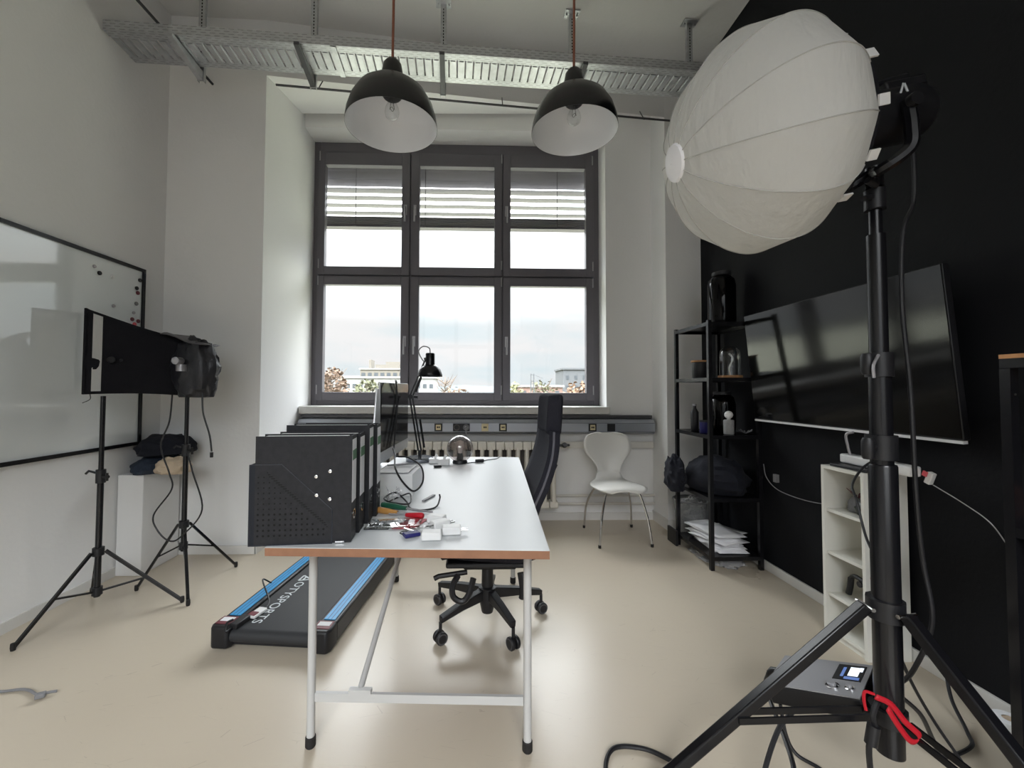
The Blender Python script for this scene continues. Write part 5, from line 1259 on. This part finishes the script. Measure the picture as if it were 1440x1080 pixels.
for i in range(41):
    x = -160+i*9; hgt = 2.0+3.6*math.exp(-((x+14)/45.0)**2)+1.2*noise.noise(Vector((x*0.03, 0, 5)))
    hr[0].append((x, 520, -10)); hr[1].append((x, 520, max(1.5, hgt)))
hl.grid(hr); hl.grid([[(x, y+160, -10) for x, y, z in hr[0]], [(x, y, z) for x, y, z in hr[1]]])
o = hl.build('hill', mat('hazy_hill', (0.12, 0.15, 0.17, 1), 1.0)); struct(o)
def tree(label, x, y, h, w, col, n=700, bare=False, sz=0.28):
    t = thing('tree', label, 'tree', (x, y, -10))
    mb = MB(); mb.tube([(x, y, -10), (x+0.1, y, -4), (x, y, h-2.2)], [0.3, 0.22, 0.10], 8)
    rnd = random.Random(int(x*100)); 
    for k in range(26 if not bare else 60):
        z0 = rnd.uniform(h-6 if not bare else h-5.5, h-1.5); a = rnd.uniform(0, 6.28); l = rnd.uniform(0.4, 1.0)*w/2
        zt = min(h, z0+rnd.uniform(0.6, 2.4))
        mb.tube([(x, y, z0), (x+l*0.6*math.cos(a), y+l*.6*math.sin(a), z0+(zt-z0)*0.4), (x+l*math.cos(a), y+l*math.sin(a), zt)], [0.06, 0.04, 0.015], 5)
    mb.build('branches', 'bark', t)
    if n:
        mb = MB()
        for k in range(n):
            while True:
                p = Vector((rnd.uniform(-1, 1), rnd.uniform(-1, 1), rnd.uniform(-1, 1)))
                if p.length < 1: break
            c = Vector((x+p.x*w/2, y+p.y*w/2, h-3.2+p.z*3.2))
            if noise.noise(c*0.7) < -0.15: continue
            m3 = Matrix.Rotation(rnd.random()*6, 3, 'X') @ Matrix.Rotation(rnd.random()*6, 3, 'Z'); s_ = sz*rnd.uniform(.6, 1.3)
            mb.add([c+m3 @ Vector(q) for q in ((-s_, -s_*.5, 0), (s_, -s_*.5, 0), (s_*.6, s_*.6, 0), (-s_*.6, s_*.6, 0))], [(0, 1, 2, 3)])
        mb.build('foliage', col, t, flat=True)
M['leaf_brown'] = mat('autumn_brown_leaves', (0.085, 0.055, 0.037, 1), 0.9, var=0.4, vscale=1.5)
M['leaf_olive'] = mat('olive_leaves', (0.06, 0.062, 0.033, 1), 0.9, var=0.4, vscale=1.5)
M['leaf_yellow'] = mat('yellow_green_leaves', (0.105, 0.105, 0.05, 1), 0.9, var=0.4, vscale=1.5)
M['leaf_rust'] = mat('rust_leaves', (0.115, 0.07, 0.043, 1), 0.9, var=0.4, vscale=1.5)
tree('brown autumn tree at the left end of the left window pane', -20.6, 60, 4.2, 5.0, 'leaf_brown', 900)
tree('olive tree between the brown tree and the apartment block', -15.4, 60, 2.6, 4.6, 'leaf_olive', 700)
tree('bare tree behind the desk lamp shade in the middle pane', -5.2, 70, 3.6, 4.2, 'leaf_brown', 60, True, 0.12)
tree('low brown bush tree right of the bare tree in the middle pane', -3.4, 66, 1.7, 6.0, 'leaf_brown', 700)
tree('small green tree at the left end of the right pane', 5.6, 60, 2.2, 2.6, 'leaf_yellow', 350)
tree('dark olive tree right of the railway mast in the right pane', 10.6, 66, 2.9, 5.0, 'leaf_olive', 450, True, 0.2)
tree('rust coloured tree in front of the grey block', 15.0, 62, 2.4, 4.6, 'leaf_rust', 800)
tree('yellow green tree at the right end of the right pane', 17.6, 58, 2.3, 3.6, 'leaf_yellow', 700)
ms = thing('railway_mast', 'thin steel railway mast rising between the trees in the right pane', 'mast', (7.75, 58, -10))
mb = MB()
for q in (-0.2, 0.2): mb.bar((7.75+q, 58, -10), (7.75+q, 58, 3.35), 0.10, 0.10)
for k in range(14): mb.bar((7.55, 58, 3.2-k*0.9), (7.95, 58, 3.2-k*0.9), 0.08, 0.10)
mb.build('lattice', 'render_g', ms)
mb = MB(); mb.bar((7.95, 58, 3.2), (9.2, 58, 2.7), 0.05, 0.05); mb.build('cantilever', 'render_g', ms)

# ------------------------------------------------------------------ light: overcast sky through the front window and the added rear one
w = bpy.data.worlds.new('overcast_sky'); sc.world = w; w.use_nodes = True
nt = w.node_tree; n = nt.nodes; l = nt.links
bg = n['Background']; tc = n.new('ShaderNodeTexCoord'); sp = n.new('ShaderNodeSeparateXYZ'); l.new(tc.outputs['Generated'], sp.inputs[0])
mp = n.new('ShaderNodeMapping'); mp.inputs['Scale'].default_value = (1.6, 1.6, 6.0); l.new(tc.outputs['Generated'], mp.inputs[0])
nz = n.new('ShaderNodeTexNoise'); nz.inputs['Scale'].default_value = 2.4; nz.inputs['Detail'].default_value = 6; nz.inputs['Roughness'].default_value = 0.55; l.new(mp.outputs[0], nz.inputs['Vector'])
cr = n.new('ShaderNodeValToRGB'); cr.color_ramp.elements[0].position = 0.36; cr.color_ramp.elements[0].color = (0.82, 0.92, 0.97, 1); cr.color_ramp.elements[1].position = 0.60; cr.color_ramp.elements[1].color = (1.0, 0.988, 1.0, 1)
l.new(nz.outputs['Fac'], cr.inputs[0]); l.new(cr.outputs[0], bg.inputs['Color'])
el = n.new('ShaderNodeValToRGB')
SKY = [(0.0, 0.15), (0.495, 0.2), (0.50, 0.445), (0.575, 0.465), (0.66, 1.2), (0.72, 5.5), (1.0, 10.0)]
mr = n.new('ShaderNodeMapRange'); mr.inputs['From Min'].default_value = -1; mr.inputs['From Max'].default_value = 1; l.new(sp.outputs['Z'], mr.inputs['Value'])
fc = n.new('ShaderNodeFloatCurve'); cv = fc.mapping.curves[0]
pts = SKY
cv.points[0].location = (pts[0][0], pts[0][1]/10.0); cv.points[1].location = (pts[-1][0], pts[-1][1]/10.0)
for a, b in pts[1:-1]:
    q = cv.points.new(a, b/10.0)
for q in cv.points: q.handle_type = 'VECTOR'
fc.mapping.update(); n.remove(el)
l.new(mr.outputs[0], fc.inputs['Value'])
ml = n.new('ShaderNodeMath'); ml.operation = 'MULTIPLY'; ml.inputs[1].default_value = 10.0
l.new(fc.outputs[0], ml.inputs[0])
ys = n.new('ShaderNodeMapRange'); ys.interpolation_type = 'SMOOTHSTEP'                       # sky raised behind the camera for more fill through the added window
ys.inputs['From Min'].default_value = 0.1; ys.inputs['From Max'].default_value = -0.8; ys.inputs['To Min'].default_value = 1.0; ys.inputs['To Max'].default_value = 1.95
l.new(sp.outputs['Y'], ys.inputs['Value'])
m3 = n.new('ShaderNodeMath'); m3.operation = 'MULTIPLY'; l.new(ml.outputs[0], m3.inputs[0]); l.new(ys.outputs[0], m3.inputs[1])
l.new(m3.outputs[0], bg.inputs['Strength'])

def portal(loc, rot, sx, sy):
    ld = bpy.data.lights.new('daylight_portal', 'AREA'); ld.shape = 'RECTANGLE'; ld.size = sx; ld.size_y = sy
    ld.cycles.is_portal = True
    o = bpy.data.objects.new('daylight_portal', ld); COL.objects.link(o); o.location = loc; o.rotation_euler = rot
portal((-0.195, 4.35, 2.33), (-PI/2, 0, 0), 2.8, 2.6)
portal((-0.1, YB-0.25, 2.275), (PI/2, 0, 0), 2.6, 2.65)

vs = sc.view_settings
sc.display_settings.display_device = 'sRGB'
vs.view_transform = 'Standard'; vs.look = 'None'; vs.exposure = 1.08; vs.gamma = 1.0; vs.use_curve_mapping = False
cy_ = sc.cycles
cy_.use_denoising = True
try: cy_.denoiser = 'OPENIMAGEDENOISE'
except Exception: pass
cy_.max_bounces = 10; cy_.diffuse_bounces = 7; cy_.glossy_bounces = 4; cy_.transparent_max_bounces = 16; cy_.transmission_bounces = 6
cy_.caustics_reflective = False; cy_.caustics_refractive = False
cy_.sample_clamp_indirect = 6
